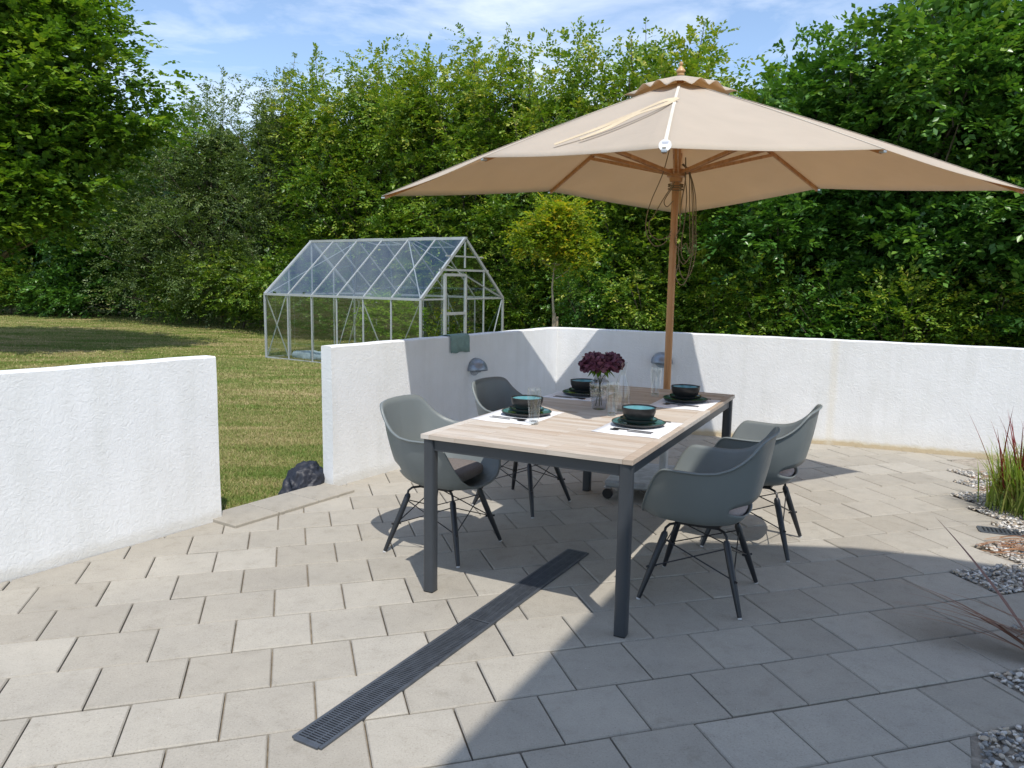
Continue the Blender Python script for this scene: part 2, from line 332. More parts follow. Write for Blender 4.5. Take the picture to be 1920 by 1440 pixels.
for v in range(-16, 9):
    off = 0 if v % 2 == 0 else .5
    ue = ends.get(v, 28)
    for k in range(-14, 30):
        u0, u1 = k+off, k+off+1
        if u0 >= ue-.1: continue
        if v == 6 and u1 > ue: pass
        u1c = min(u1, ue); g = .0026; gv = .0046
        poly = [np.array([OX, OY])+EU*a*PL+EV*b*PW for a, b in ((u0+g/PL, v+gv/PW), (u1c-g/PL, v+gv/PW), (u1c-g/PL, v+1-gv/PW), (u0+g/PL, v+1-gv/PW))]
        poly = clip(poly, (-1.757, 4.5), WN)
        if len(poly) > 2: poly = clip(poly, C0, (-(C0-C1)[1]*-1, (C0-C1)[0]*1) if False else np.array([-(C1-C0)[1]*-1, -(C1-C0)[0]]))
        if len(poly) > 2: poly = clip(poly, C1, np.array([(C2-C1)[1], -(C2-C1)[0]]))
        if len(poly) < 3: continue
        if v >= 6:
            A = np.array([OX, OY])+EU*9.33*PL+EV*5.97*PW; B = np.array([OX, OY])+EU*8.5*PL+EV*6.8*PW
            d = B-A; n = np.array([-d[1], d[0]]); n = n if n @ (np.array([0, 0])-A) > 0 else -n
            poly = clip(poly, A, n)
            if len(poly) < 3: continue
        poly = np.array(poly)
        # drop sliver duplicates
        keep = [i for i in range(len(poly)) if np.linalg.norm(poly[i]-poly[i-1]) > .004]; poly = poly[keep]
        if len(poly) < 3: continue
        ar = .5*abs(sum(poly[i-1][0]*poly[i][1]-poly[i][0]*poly[i-1][1] for i in range(len(poly))))
        if ar < 4e-4: continue
        if sum(poly[i-1][0]*poly[i][1]-poly[i][0]*poly[i-1][1] for i in range(len(poly))) < 0: poly = poly[::-1]
        cen = poly.mean(0); n_ = len(poly); o0 = len(pv); dz = random.uniform(-.0018, .0018); tx, ty = random.uniform(-.004, .004), random.uniform(-.004, .004)
        ins = cen+(poly-cen)*(1-.006/np.linalg.norm(poly-cen, axis=1)[:, None])
        for ring, z in ((poly, -.04), (poly, -.0050), (ins, 0)):
            for p in ring: pv.append((p[0], p[1], z+dz+tx*(p[0]-cen[0])+ty*(p[1]-cen[1])))
        for q in range(2):
            for i in range(n_): pf.append((o0+q*n_+i, o0+q*n_+(i+1) % n_, o0+(q+1)*n_+(i+1) % n_, o0+(q+1)*n_+i))
        pf.append(tuple(o0+2*n_+i for i in range(n_)))
        t = random.random(); pt += [t]*(3*n_)
me = bpy.data.meshes.new('patio_paving'); me.from_pydata(pv, [], pf); me.update()
a = me.attributes.new('tint', 'FLOAT', 'POINT'); a.data.foreach_set('value', pt)
o = finish(me, 'patio_paving', M_pave); o['kind'] = 'structure'
def off(P, n, d): return (P[0]+n[0]*d, P[1]+n[1]*d)
o = sheet('joint_sand', [(-4.2, .9), (4.0, -3), (9, -3), (9, 4.55), (2.97, 6.99), (.45, 7.82), (-1.757, 4.5)], -.020, M_joint)
# gravel bed, a sheet under the stones
GB = [(1.2, 1.2), (1.44, 2.19), (1.55, 2.37), (1.80, 2.66), (2.1, 3.1), (2.3, 3.5), (2.3, 3.85), (2.75, 4.2), (3.1, 4.75), (3.2, 5.3), (3.4, 5.7), (3.58, 6.1), (3.9, 6.59), (7.2, 5.27), (7.2, 0), (3, 0)]
o = sheet('gravel_bed', GB, -.0085, M_soil)

def uvof(P):
    q = np.asarray(P)-np.array([OX, OY]); return q @ EU/PL, q @ EV/PW
def in_bed(x, y):
    u, v = uvof((x, y)); k = math.floor(v)
    if k >= 6: 
        A = np.array([OX, OY])+EU*9.33*PL+EV*5.97*PW; B = np.array([OX, OY])+EU*8.5*PL+EV*6.8*PW; d = B-A; n = np.array([-d[1], d[0]]); n = n if n @ (-A) > 0 else -n
        return (np.array([x, y])-A) @ n < -.01
    return u > ends.get(k, 28)+.03
# pebbles
ico = bmesh.new(); bmesh.ops.create_icosphere(ico, subdivisions=1, radius=1)
IV = np.array([v.co[:] for v in ico.verts]); IF = np.array([[v.index for v in f.verts] for f in ico.faces]); ico.free()
ico = bmesh.new(); bmesh.ops.create_icosphere(ico, subdivisions=2, radius=1)
IV2 = np.array([v.co[:] for v in ico.verts]); IF2 = np.array([[v.index for v in f.verts] for f in ico.faces]); ico.free()
def pebbles(pts, sizes, IVx, IFx, zb=0.0):
    n = len(pts); Vs = np.zeros((n, len(IVx), 3))
    for i in range(n):
        s = sizes[i]*np.array([1, rng.uniform(.55, .95), rng.uniform(.35, .6)])
        A = rng.normal(size=(3, 3)); q, _ = np.linalg.qr(A); yaw = rng.uniform(0, 6.28); ti = rng.normal(0, .25, 2)
        w_ = IVx*(1+.16*np.sin(IVx @ q*3+rng.uniform(0, 6))[:, :1])*s
        cy, sy = math.cos(yaw), math.sin(yaw)
        X = w_[:, 0]*cy-w_[:, 1]*sy; Y = w_[:, 0]*sy+w_[:, 1]*cy; Z = w_[:, 2]+X*ti[0]+Y*ti[1]
        Vs[i] = np.stack([X+pts[i][0], Y+pts[i][1], Z+pts[i][2]], 1)
    F = (IFx[None]+np.arange(n)[:, None, None]*len(IVx)).reshape(-1, 3)
    return Vs.reshape(-1, 3), F
P_ = []; S_ = []
while len(P_) < 20000:
    x, y = rng.uniform(1.3, 4.6), rng.uniform(1.9, 6.6)
    if not in_bed(x, y) or x > .72*y+.9 or (y > 6.99-.345*(x-.9)): continue
    s = rng.uniform(.0055, .0135); S_.append(s); P_.append((x, y, rng.uniform(-.004, .006)+s*.2))
V, F = pebbles(P_, S_, IV2, IF2)
o = finish(npmesh('gravel', V, F3=F), 'gravel', M_gravel, smooth=2); tag(o, 'loose mixed river pebbles filling the planting bed beside the patio', 'gravel', kind='stuff')

# ---------------------------------------------------------------- walls
def wall(name, pts, tops, thick, label):
    # pts: inner line, tops: heights; outward side is to the left of travel
    pts = [np.array(p, float) for p in pts]; n = len(pts); nor = []
    for i in range(n):
        ds = []
        if i: ds.append((pts[i]-pts[i-1])/np.linalg.norm(pts[i]-pts[i-1]))
        if i < n-1: ds.append((pts[i+1]-pts[i])/np.linalg.norm(pts[i+1]-pts[i]))
        d = sum(ds); d /= np.linalg.norm(d); k = 1/max(.3, d @ ds[0]); nor.append(np.array([-d[1], d[0]])*k)
    # resample for gentle unevenness
    P, T, Nn = [], [], []
    for i in range(n-1):
        m_ = max(2, int(np.linalg.norm(pts[i+1]-pts[i])/.12))
        for j in range(m_+(i == n-2)):
            t = j/m_; P.append(pts[i]*(1-t)+pts[i+1]*t); T.append(tops[i]*(1-t)+tops[i+1]*t); Nn.append(nor[i] if j == 0 else (nor[i+1] if t == 1 else None))
    for i, q in enumerate(Nn):
        if q is None:
            d = P[min(i+1, len(P)-1)]-P[i-1]; d /= np.linalg.norm(d); Nn[i] = np.array([-d[1], d[0]])
    bm = MB(); k = 7; v = []
    for i in range(len(P)):
        prof = []
        for j in range(k): prof.append((0, -.06+(T[i]+.06)*j/(k-1)))
        prof[-1] = (0, T[i]-.008); prof.append((.008, T[i]))
        prof.append((thick-.008, T[i])); prof.append((thick, T[i]-.008)); prof.append((thick, -.06))
        for a_, z in prof:
            w1 = .0022*math.sin(P[i][0]*9+z*7+i)+.001*math.sin(i*2.3+z*15)
            q = P[i]+Nn[i]*(a_+w1); v.append((q[0], q[1], z+(.0015*math.sin(i*1.7) if z > .9 else 0)))
    m_ = k+4; f = []
    for i in range(len(P)-1):
        for j in range(m_-1): f.append((i*m_+j, (i+1)*m_+j, (i+1)*m_+j+1, i*m_+j+1))
    f.append(tuple(range(m_))); f.append(tuple((len(P)-1)*m_+j for j in range(m_))[::-1])
    o = bm.add(v, f).build(name, M_stucco, smooth=True); return tag(o, label, 'wall')
W1 = np.array([-1.757, 4.5])
wall('garden_wall', [W1-np.array([.56, .828])*2.6, W1], [1.012, 1.0], .10, 'white rendered wall nearest on the left, left of the gap to the lawn')
W2 = np.array([-1.25, 5.25])
gw = wall('garden_wall', [W2, C0, C1, C2], [1.0, 1.0, .979, .945], .10, 'long white rendered wall with a corner, behind the dining table')
dq = (C1-C0)/np.linalg.norm(C1-C0)
# threshold slabs in the gap
for i in range(3):
    s0 = -.06+i*.325; cc = W1+WD*(s0+.16)+WN*.055
    mb = MB().box((0, 0, -.006), (.32, .315, .05)); o = mb.build('threshold_slab', M_pave, bevel=.005)
    o.location = (cc[0], cc[1], 0); o.rotation_euler = (0, 0, math.atan2(WD[1], WD[0]))
    tag(o, ['grey threshold slab touching the nearest wall end in the gap', 'middle grey threshold slab in the gap between the walls', 'grey threshold slab in the gap touching the longer wall'][i], 'slab', 'threshold slabs in the wall gap')
    a = o.data.attributes.new('tint', 'FLOAT', 'POINT'); a.data.foreach_set('value', [.1+.1*i]*len(o.data.vertices))

# wall lamps
def lamp(s, P0, d, zc, label):
    n_ = np.array([d[1], -d[0]]); q = P0+d*s+n_*.004
    t = thing('wall_lamp', label, 'lamp', (q[0], q[1], zc), math.atan2(n_[1], n_[0])+0, 'outdoor lamps on the long wall')
    # local x = out of the wall, y = along
    v = []; nu, nv = 20, 10
    for i in range(nu+1):
        for j in range(nv+1):
            a_ = math.pi*i/nu; e_ = math.pi/2*j/nv
            v.append((.115*math.sin(e_)*1.0*math.sin(a_)+.006, .105*math.cos(a_), .105*math.sin(a_)*math.cos(e_)-.045))
    f = [(i*(nv+1)+j, (i+1)*(nv+1)+j, (i+1)*(nv+1)+j+1, i*(nv+1)+j+1) for i in range(nu) for j in range(nv)]
    MB().add(v, f).build('hood', M_lampm, t, smooth=2, solid=.004)
    MB().tube([(-.002, 0, -.022), (.008, 0, -.022)], [.072, .072], 28).build('backplate', M_lampm, t, smooth=True)
    MB().lathe([(.001, -.035), (.022, -.03), (.026, .0)], 12, (.045, 0, -.03)).build('bulb_holder', M_lampm, t, smooth=True)
    return t
lamp(1.66, W2, WD, .735, 'grey half-dome wall lamp below and right of the hanging cloth')
lamp(1.07, C0, dq, .735, 'grey half-dome wall lamp partly hidden behind the parasol pole')

# cloth over the wall
d = WD; nn_ = WN
v = []; nx, prof = 14, [(-.13, .93), (-.125, .96), (-.11, 1.0), (-.05, 1.012), (.0, 1.010), (.010, .995), (.014, .96), (.013, .92), (.016, .862)]
for i in range(nx+1):
    s = 1.305+.255*i/nx
    for j, (q, z) in enumerate(prof):
        wob = .004*math.sin(i*1.3+j*.4)*(j/8); zz = z+(.006*math.cos(i*.8) if j == len(prof)-1 else 0)-(.008 if i in (0, nx) and j == len(prof)-1 else 0)
        p = W2+d*s+nn_*(q+.006+wob*1.2); v.append((p[0], p[1], zz))
f = [(i*len(prof)+j, (i+1)*len(prof)+j, (i+1)*len(prof)+j+1, i*len(prof)+j+1) for i in range(nx) for j in range(len(prof)-1)]
o = MB().add(v, f).build('hanging_cloth', M_towel, smooth=2, solid=.004); tag(o, 'sage green cloth folded over the top of the white wall', 'towel')

# dark bag behind the wall end
bmh = bmesh.new(); bmesh.ops.create_icosphere(bmh, subdivisions=5, radius=1)
from mathutils import noise as mn
for q in bmh.verts:
    p = q.co.copy(); r_ = 1+.30*mn.noise(p*1.5+Vector((3, 1, 7)))+.30*(.28-abs(mn.noise(p*2.6+Vector((1, 5, 2)))))+.12*(.25-abs(mn.noise(p*6)))
    q.co = Vector((p.x*.20*r_, p.y*.27*r_, max(-.05, p.z*.17*r_)+.05+.055*p.y))
me = bpy.data.meshes.new('cloth_bag'); bmh.to_mesh(me); bmh.free()
o = finish(me, 'cloth_bag', M_bag, smooth=2); o.location = (-1.47, 5.30, -.045); o.rotation_euler = (0, 0, R(-38)); o.scale = (.62, .62, .85); tag(o, 'crumpled dark navy bag lying on the grass against the wall end', 'bag')

# ---------------------------------------------------------------- drains
def drain(name, P, ang, Ln, Wd, label, pitch):
    t = thing(name, label, 'drain', (P[0], P[1], 0), ang)
    f = MB(); h = Wd/2
    f.beam((0, h-.006, .003), (Ln, h-.006, .003), .012, .012); f.beam((0, -h+.006, .003), (Ln, -h+.006, .003), .012, .012)
    f.beam((0, -h+.012, .003), (0, h-.012, .003), .012, .012); f.beam((Ln, -h+.012, .003), (Ln, h-.012, .003), .012, .012)
    f.build('frame', M_drain, t, bevel=.0015)
    MB().box((Ln/2, 0, .0015), (Ln-.02, Wd-.02, .003)).build('channel', M_drainshade, t)  # dark plate standing in for the shaded depth under the bars
    k = 0; xs = [0, Ln] if Ln < 1.5 else [0, Ln/2, Ln]
    for a_, b_ in zip(xs[:-1], xs[1:]):
        g = MB(); x = a_+.014
        while x < b_-.012: g.box((x, 0, .0055), (pitch*.48, Wd-.026, .006)); x += pitch
        g.box((a_+.009, 0, .0055), (.006, Wd-.026, .0062)); g.box((b_-.009, 0, .0055), (.006, Wd-.026, .0062))
        for yy in (-.022, .022): g.beam((a_+.01, yy, .0046), (b_-.01, yy, .0046), .004, .006)
        g.build('grate', M_drain, t)
    return t
dd = np.array([1.0135, 1.777]); drain('drain_channel', (-.636, 2.253), math.atan2(dd[1], dd[0]), 2.046, .128, 'long dark slotted drain channel running diagonally to under the table', .0115)
drain('drain_channel', (2.885, 4.54), R(-22), .62, .12, 'short dark slotted drain grate at the edge of the gravel bed', .022)

# ---------------------------------------------------------------- table
TC = np.array([.510, 4.167]); TA = R(63.15); TZ = .765
TU = np.array([math.cos(TA), math.sin(TA)]); TW = np.array([TU[1], -TU[0]])
def tp(u, w_): q = TC+TU*u+TW*w_; return (q[0], q[1])
tab = thing('dining_table', 'long dining table with pale wooden slat top and dark metal frame', 'table', (TC[0], TC[1], 0), TA)
# local x = u, local y = -w
LT, WT = 2.10, 1.02
v, f, tt = [], [], []
def slat(x0, x1, y0, y1):
    g = .0006; o0 = len(v); mb = MB().box(((x0+x1)/2, (y0+y1)/2, TZ-.011), (x1-x0-2*g, y1-y0-2*g, .022)); v.extend(mb.v); f.extend([tuple(i+o0 for i in q) for q in mb.f]); tt.extend([random.random()]*8)
ew = .045; ns = 44; sw = (LT)/ns
for i in range(ns):
    x0 = -LT/2+i*sw; y = -WT/2+ew
    while y < WT/2-ew-.01:
        y2 = min(WT/2-ew, y+random.uniform(.22, .5)); y2 = WT/2-ew if WT/2-ew-y2 < .1 else y2
        slat(x0, x0+sw, y, y2); y = y2
for sgn in (-1, 1):
    y0, y1 = (-WT/2, -WT/2+ew) if sgn < 0 else (WT/2-ew, WT/2); x = -LT/2
    while x < LT/2-.01:
        x2 = min(LT/2, x+random.uniform(.35, .6)); x2 = LT/2 if LT/2-x2 < .12 else x2; slat(x, x2, y0, y1); x = x2
me = bpy.data.meshes.new('tabletop'); me.from_pydata(v, [], f); me.update(); a = me.attributes.new('tint', 'FLOAT', 'POINT'); a.data.foreach_set('value', tt)
finish(me, 'tabletop', M_wood, tab, bevel=.0012)
fr = MB(); zx = TZ-.022-.0275-.001; ix, iy = LT/2-.035, WT/2-.035
for s in (-1, 1):
    fr.box((0, s*iy, zx), (2*ix-.052, .028, .053)); fr.box((s*ix, 0, zx), (.028, 2*iy-.052, .053))
fr.build('frame', M_anth, tab, bevel=.003)
for sx_ in (-1, 1):
    for sy_ in (-1, 1):
        mb = MB(); n_ = 20; ring = []
        for j in range(n_):
            t = 2*math.pi*j/n_; cx, sy2 = math.cos(t), math.sin(t); e = .55
            ring.append((sx_*ix+.028*abs(cx)**e*math.copysign(1, cx), sy_*iy+.028*abs(sy2)**e*math.copysign(1, sy2)))
        mb.prism(ring, .006, TZ-.0235); mb.build('leg', M_anth, tab, smooth=True, bevel=.002)
        MB().box((sx_*ix, sy_*iy, .004), (.05, .05, .008)).build('foot_cap', M_wire, [q for q in COL.objects if q.parent == tab][-1], bevel=.003)

# ---------------------------------------------------------------- chairs
RIM = [(0, .250, 0, .388), (18, .249, .080, .391), (32, .243, .150, .410), (43, .228, .205, .452), (52, .203, .243, .52), (59, .172, .268, .60), (64, .142, .281, .643), (69, .118, .286, .653), (80, .055, .287, .650),
       (97, -.035, .282, .648), (110, -.105, .270, .655), (121, -.160, .252, .675), (131, -.205, .232, .706), (140, -.240, .213, .742), (147, -.266, .198, .780), (151.5, -.282, .180, .802), (158, -.295, .140, .810), (168, -.306, .075, .814), (180, -.311, 0, .815)]
HG = [(0, 0), (.25, .0), (.45, .012), (.58, .05), (.68, .12), (.76, .22), (.83, .37), (.885, .53), (.93, .68), (.965, .84), (1, 1)]
def interp(tab_, x, c):
    xs = [q[0] for q in tab_]; return float(np.interp(x, xs, [q[c] for q in tab_]))
def smooth_rim():
    ph = np.linspace(0, 180, 73); X = [np.interp(ph, [q[0] for q in RIM], [q[k] for q in RIM]) for k in (1, 2, 3)]
    for _ in range(1):
        for a_ in X: a_[1:-1] = .25*a_[:-2]+.5*a_[1:-1]+.25*a_[2:]
    return ph, X
def chair_shell():
    ph, X = smooth_rim(); nt_ = 30; full = []
    for i in range(len(ph)): full.append((X[0][i], X[1][i], X[2][i]))
    ring = full+[(x, -y, z) for x, y, z in full[-2:0:-1]]
    nr = len(ring); v = []; z0 = .368; cx = -.005
    tt0 = np.linspace(0.06, 1, nt_); TX = np.linspace(0, 1, 201)
    HH = np.interp(TX, np.linspace(0, 1, len(HG)), [q[0] for q in HG]); GG = np.interp(TX, np.linspace(0, 1, len(HG)), [q[1] for q in HG])
    for k in range(60): HH[1:-1] = .25*HH[:-2]+.5*HH[1:-1]+.25*HH[2:]; GG[1:-1] = .25*GG[:-2]+.5*GG[1:-1]+.25*GG[2:]
    iL, iU = 13, 19; phis = list(ph)+list(ph[-2:0:-1]); rowsT = []; half = []
    for (x, y, z), p_ in zip(ring, phis):
        s_ = (180-p_)/54; h_ = .037*math.sqrt(max(0, 1-s_*s_)) if abs(s_) < 1 else 0; half.append(h_)
        he = max(h_, .003); zc = .470; w_ = min(1, max(0, (p_-92)/26)); w_ = w_*w_*(3-2*w_)
        tl, th = np.interp([(zc-he-z0)/(z-z0), (zc+he-z0)/(z-z0)], GG, TX) if w_ > 0 else (0, 0)
        t2 = np.concatenate([np.linspace(.06, tl, iL+1), np.linspace(tl, th, iU-iL+1)[1:], np.linspace(th, 1, nt_-iU)[1:]])
        rowsT.append(tt0*(1-w_)+t2*w_)
    for r_ in range(nt_):
        for c_, (x, y, z) in enumerate(ring):
            h, g = np.interp(rowsT[c_][r_], TX, HH), np.interp(rowsT[c_][r_], TX, GG); v.append([cx+(x-cx)*h, y*h, z0+(z-z0)*g])
    for dx, dzz in ((1.022, .0), (1.04, -.004)):
        for x, y, z in ring: v.append([cx+(x-cx)*dx, y*dx, z+dzz])
    rows = nt_+2; v.append([cx, 0, z0]); vc = len(v)-1
    f = [(vc, (j+1) % nr, j)[::-1] for j in range(nr)]
    for i in range(rows-1):
        for j in range(nr):
            if iL <= i < iU and half[j] > 0 and half[(j+1) % nr] > 0: continue
            f.append((i*nr+j, i*nr+(j+1) % nr, (i+1)*nr+(j+1) % nr, (i+1)*nr+j))
    mb = MB(); mb.add(v, f); return mb
def make_chair():
    t = thing('shell_chair', '', 'chair')
    chair_shell().build('shell', M_shell, t, smooth=2, solid=.0065)
    # cushion
    ph, X = smooth_rim(); ring = [(X[0][i], X[1][i]) for i in range(0, 73, 3)]; ring = ring+[(x, -y) for x, y in ring[-2:0:-1]]
    mb = MB(); nr = len(ring); vv = []
    for h, z in ((.02, .402), (.45, .402), (.60, .406), (.66, .420), (.675, .436), (.66, .454), (.60, .464), (.35, .470), (.02, .471)):
        for x, y in ring: vv.append((.012+(x-.0)*h*1.02, y*h*1.0, z))
    ff = [(i*nr+j, i*nr+(j+1) % nr, (i+1)*nr+(j+1) % nr, (i+1)*nr+j) for i in range(8) for j in range(nr)]
    ff += [tuple(range(nr))[::-1], tuple(8*nr+j for j in range(nr))]
    cu = mb.add(vv, ff).build('cushion', M_cush, t, smooth=2)
    br = MB(); br.box((0, 0, .355), (.20, .20, .014))
    for sx_ in (-1, 1):
        for sy_ in (-1, 1):
            br.tube([(sx_*.095, sy_*.095, .352), (sx_*.125, sy_*.125, .350), (sx_*.140, sy_*.140, .335), (sx_*.146, sy_*.146, .30)], .0065, 8)
    br.build('bracket', M_wire, t, smooth=True)
    for sx_ in (-1, 1):
        for sy_ in (-1, 1):
            lg = MB().tube([(sx_*.140, sy_*.140, .318), (sx_*.143, sy_*.143, .305), (sx_*.19, sy_*.19, .145), (sx_*.2315, sy_*.2315, .007)], [.010, .0165, .0155, .0105], 14).build('leg', M_blackwood, t, smooth=True)
            MB().tube([(sx_*.2318, sy_*.2318, .0072), (sx_*.233, sy_*.233, .0)], [.0095, .0095], 12).build('glide', M_glide, lg, smooth=True)
    w_ = MB()
    def on(sx_, sy_, z): k = .143+(.305-z)/.298*.0885; return (sx_*k, sy_*k, z)
    cs = [(1, 1), (1, -1), (-1, -1), (-1, 1)]
    for i in range(4):
        a_, b_ = cs[i], cs[(i+1) % 4]
        w_.tube([on(*a_, .285), on(*b_, .155)], .0032, 6); w_.tube([on(*b_, .285), on(*a_, .155)], .0032, 6)
    for a_ in cs: p = on(*a_, .155); w_.tube([(p[0]*.9, p[1]*.9, p[2]), (p[0]*1.1, p[1]*1.1, p[2])], .0055, 8)
    w_.build('wire_brace', M_wire, t, smooth=True)
    return t
proto = make_chair()
CH = [(-.364, 4.09, -27, 'grey shell chair on the left of the table nearest the wall gap'), (.08, 4.942, -34, 'dark grey shell chair behind the table under the left wall lamp'),
      (.92, 3.529, 154, 'grey shell chair nearest on the right side of the table'), (1.40, 4.25, 152, 'grey shell chair at the far end of the right side, behind the nearest')]
for i, (x, y, a_, lab) in enumerate(CH):
    c = proto if i == 0 else copy_tree(proto)
    c.location = (x, y, 0); c.rotation_euler = (0, 0, R(a_)); tag(c, lab, 'chair', 'shell armchairs round the dining table')
    if i == 0: pass
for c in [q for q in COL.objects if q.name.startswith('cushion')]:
    if c.parent and c.parent.location.x < .3: c.data = c.data.copy(); c.data.materials[0] = M_cush_shade

# ---------------------------------------------------------------- table settings
def warp10(t, r):
    a_ = math.pi/5; tm = (t+.2) % (2*a_)-a_
    return .35*(math.cos(a_)/math.cos(tm)*1.03)+.65*1.0
def place(name, mb_, mat, label, cat, group, u, w_, z=TZ, rz=0, **k):
    o = mb_.build(name, mat, **k); p = tp(u, w_); o.location = (p[0], p[1], z); o.rotation_euler = (0, 0, TA+rz); return tag(o, label, cat, group)
SET = [(-.375, -.335, 'at the near left place', 0), (.50, -.34, 'at the far left place', 0),
       (-.355, .315, 'at the near right place', math.pi), (.52, .32, 'at the far right place', math.pi)]
for u, w_, where, rot in SET:
    du = .0 if u > 0 else .045; pu = u+du+(.07 if (u > 0 and w_ > 0) else 0); pw = w_-.02*np.sign(w_)
    mb = MB(); nx, ny = 12, 8; vv = [(-.225+.45*i/nx, -.165+.33*j/ny, .0012+.0008*math.sin(i*.9+j)*(1 if 0 < i < nx else 1.5)) for i in range(nx+1) for j in range(ny+1)]
    mb.add(vv, [(i*(ny+1)+j, (i+1)*(ny+1)+j, (i+1)*(ny+1)+j+1, i*(ny+1)+j+1) for i in range(nx) for j in range(ny)])
    place('placemat', mb, M_paper, 'thin white placemat '+where+' of the dining table', 'placemat', 'white placemats on the table', u, w_, solid=.0012, smooth=2)
    # dinner plate
    for nm, rr, zz, lab in (('dinner_plate', .138, TZ+.003, 'large black plate with teal glaze under the smaller one '), ('side_plate', .098, TZ+.0185, 'small black plate stacked on the large one ')):
        p = tp(pu, pw); t = thing(nm, lab+where, 'plate', (p[0], p[1], zz), TA, 'stacked black plates')
        MB().lathe([(rr*.55, 0), (rr*.72, .001), (rr*.93, .008), (rr, .0185), (rr*1.0, .0205), (rr*.972, .019), (rr*.95, .017)], 40, warp=warp10, top=False).build('body', M_black, t, smooth=True)
        MB().lathe([(.0001, .0085), (rr*.70, .0085), (rr*.86, .0115), (rr*.955, .0178), (rr*.968, .0188)], 40, warp=warp10, top=False).build('glaze', M_teald, t, smooth=True)
    p = tp(pu+.005, pw); t = thing('bowl', 'black bowl with teal inside on two plates '+where, 'bowl', (p[0], p[1], TZ+.028), TA, 'black bowls with teal insides')
    MB().lathe([(.045, 0), (.058, .002), (.075, .018), (.083, .040), (.086, .062), (.0855, .066), (.0832, .066), (.0815, .060), (.0805, .055)], 44, top=False).build('body', M_black, t, smooth=True)
    MB().lathe([(.0001, .007), (.05, .009), (.068, .022), (.078, .042), (.0805, .0555), (.0812, .0585)], 44, top=False).build('glaze', M_teal, t, smooth=True)
    sd = -1 if w_ < 0 else 1
    def cut(nm, uu, shape, lab):
        o = shape.build(nm, M_steel, smooth=True); q = tp(uu, w_+sd*.005); o.location = (q[0], q[1], TZ+.0045); o.rotation_euler = (0, 0, TA+(math.pi/2 if sd < 0 else -math.pi/2)+random.uniform(-.06, .06)); tag(o, lab+where, nm, nm+'s beside the plates')
    # shapes along local x (+x = handle end, towards the diner)
    fk = MB().beam((-.02, 0, 0), (.10, 0, 0), .007, .0025)
    fk.prism([(-.02, -.004), (-.02, .004), (-.045, .011), (-.06, .011), (-.06, -.011), (-.045, -.011)][::-1], -.001, .0012)
    for yy in (-.0092, -.0031, .0031, .0092): fk.beam((-.06, yy, 0), (-.10, yy, .001), .0032, .002)
    kn = MB().beam((.0, 0, 0), (.10, 0, 0), .009, .004).prism([(0, -.005), (0, .006), (-.085, .008), (-.105, -.004)], -.001, .001)
    spn = MB().beam((-.02, 0, 0), (.10, 0, 0), .006, .0025); spn.lathe([(.0001, -.002), (.010, -.001), (.0165, .0015)], 16, (-.045, 0, 0), M=Matrix.Translation((-.02, 0, 0)) @ Matrix.Diagonal((1.45, 1, 1, 1)))
    cut('fork', pu-.155, fk, 'steel fork tucked beside the plates '); cut('spoon', pu-.185, spn, 'steel spoon outside the fork '); cut('knife', pu+.152, kn, 'steel knife on the far side of the plates ')

def tumbler(u, w_, label):
    p = tp(u, w_); t = thing('drinking_glass', label, 'glass', (p[0], p[1], TZ+.0005), 0, 'tall drinking glasses')
    MB().lathe([(.0001, .014), (.022, .016), (.0255, .03), (.030, .09), (.0335, .135), (.0335, .165), (.0315, .183), (.0305, .183)], 40, top=False).build('bowl', M_clear, t, smooth=True)
    MB().lathe([(.0225, 0), (.0245, .0015), (.0248, .011), (.0235, .0135), (.0001, .0135)], 32).build('foot', M_clear, t, smooth=True)
tumbler(-.555, -.165, 'clear drinking glass near the near left plates'); tumbler(-.12, .09, 'clear drinking glass between the vase and the near right plates'); tumbler(.70, .085, 'clear drinking glass in front of the parasol pole')
p = tp(.075, .075); t = thing('carafe', 'clear slim-necked glass carafe behind the glass beside the vase', 'carafe', (p[0], p[1], TZ+.0005))
MB().lathe([(.042, 0), (.046, .004), (.047, .05), (.042, .12), (.030, .165), (.020, .195), (.019, .20), (.026, .27), (.0252, .27)], 40, top=False).build('body', M_clear, t, smooth=True)
p = tp(.047, -.046); t = thing('vase', 'ribbed smoked glass vase with a narrow neck holding dark flowers', 'vase', (p[0], p[1], TZ+.0005))
rib = lambda t_, r_: 1+.02*math.cos(14*t_)
MB().lathe([(.034, 0), (.038, .004), (.047, .06), (.053, .11), (.0545, .145), (.050, .158), (.034, .170), (.030, .178), (.036, .192), (.0352, .192)], 84, warp=rib, top=False).build('body', M_smoke, t, smooth=True)
VP = p
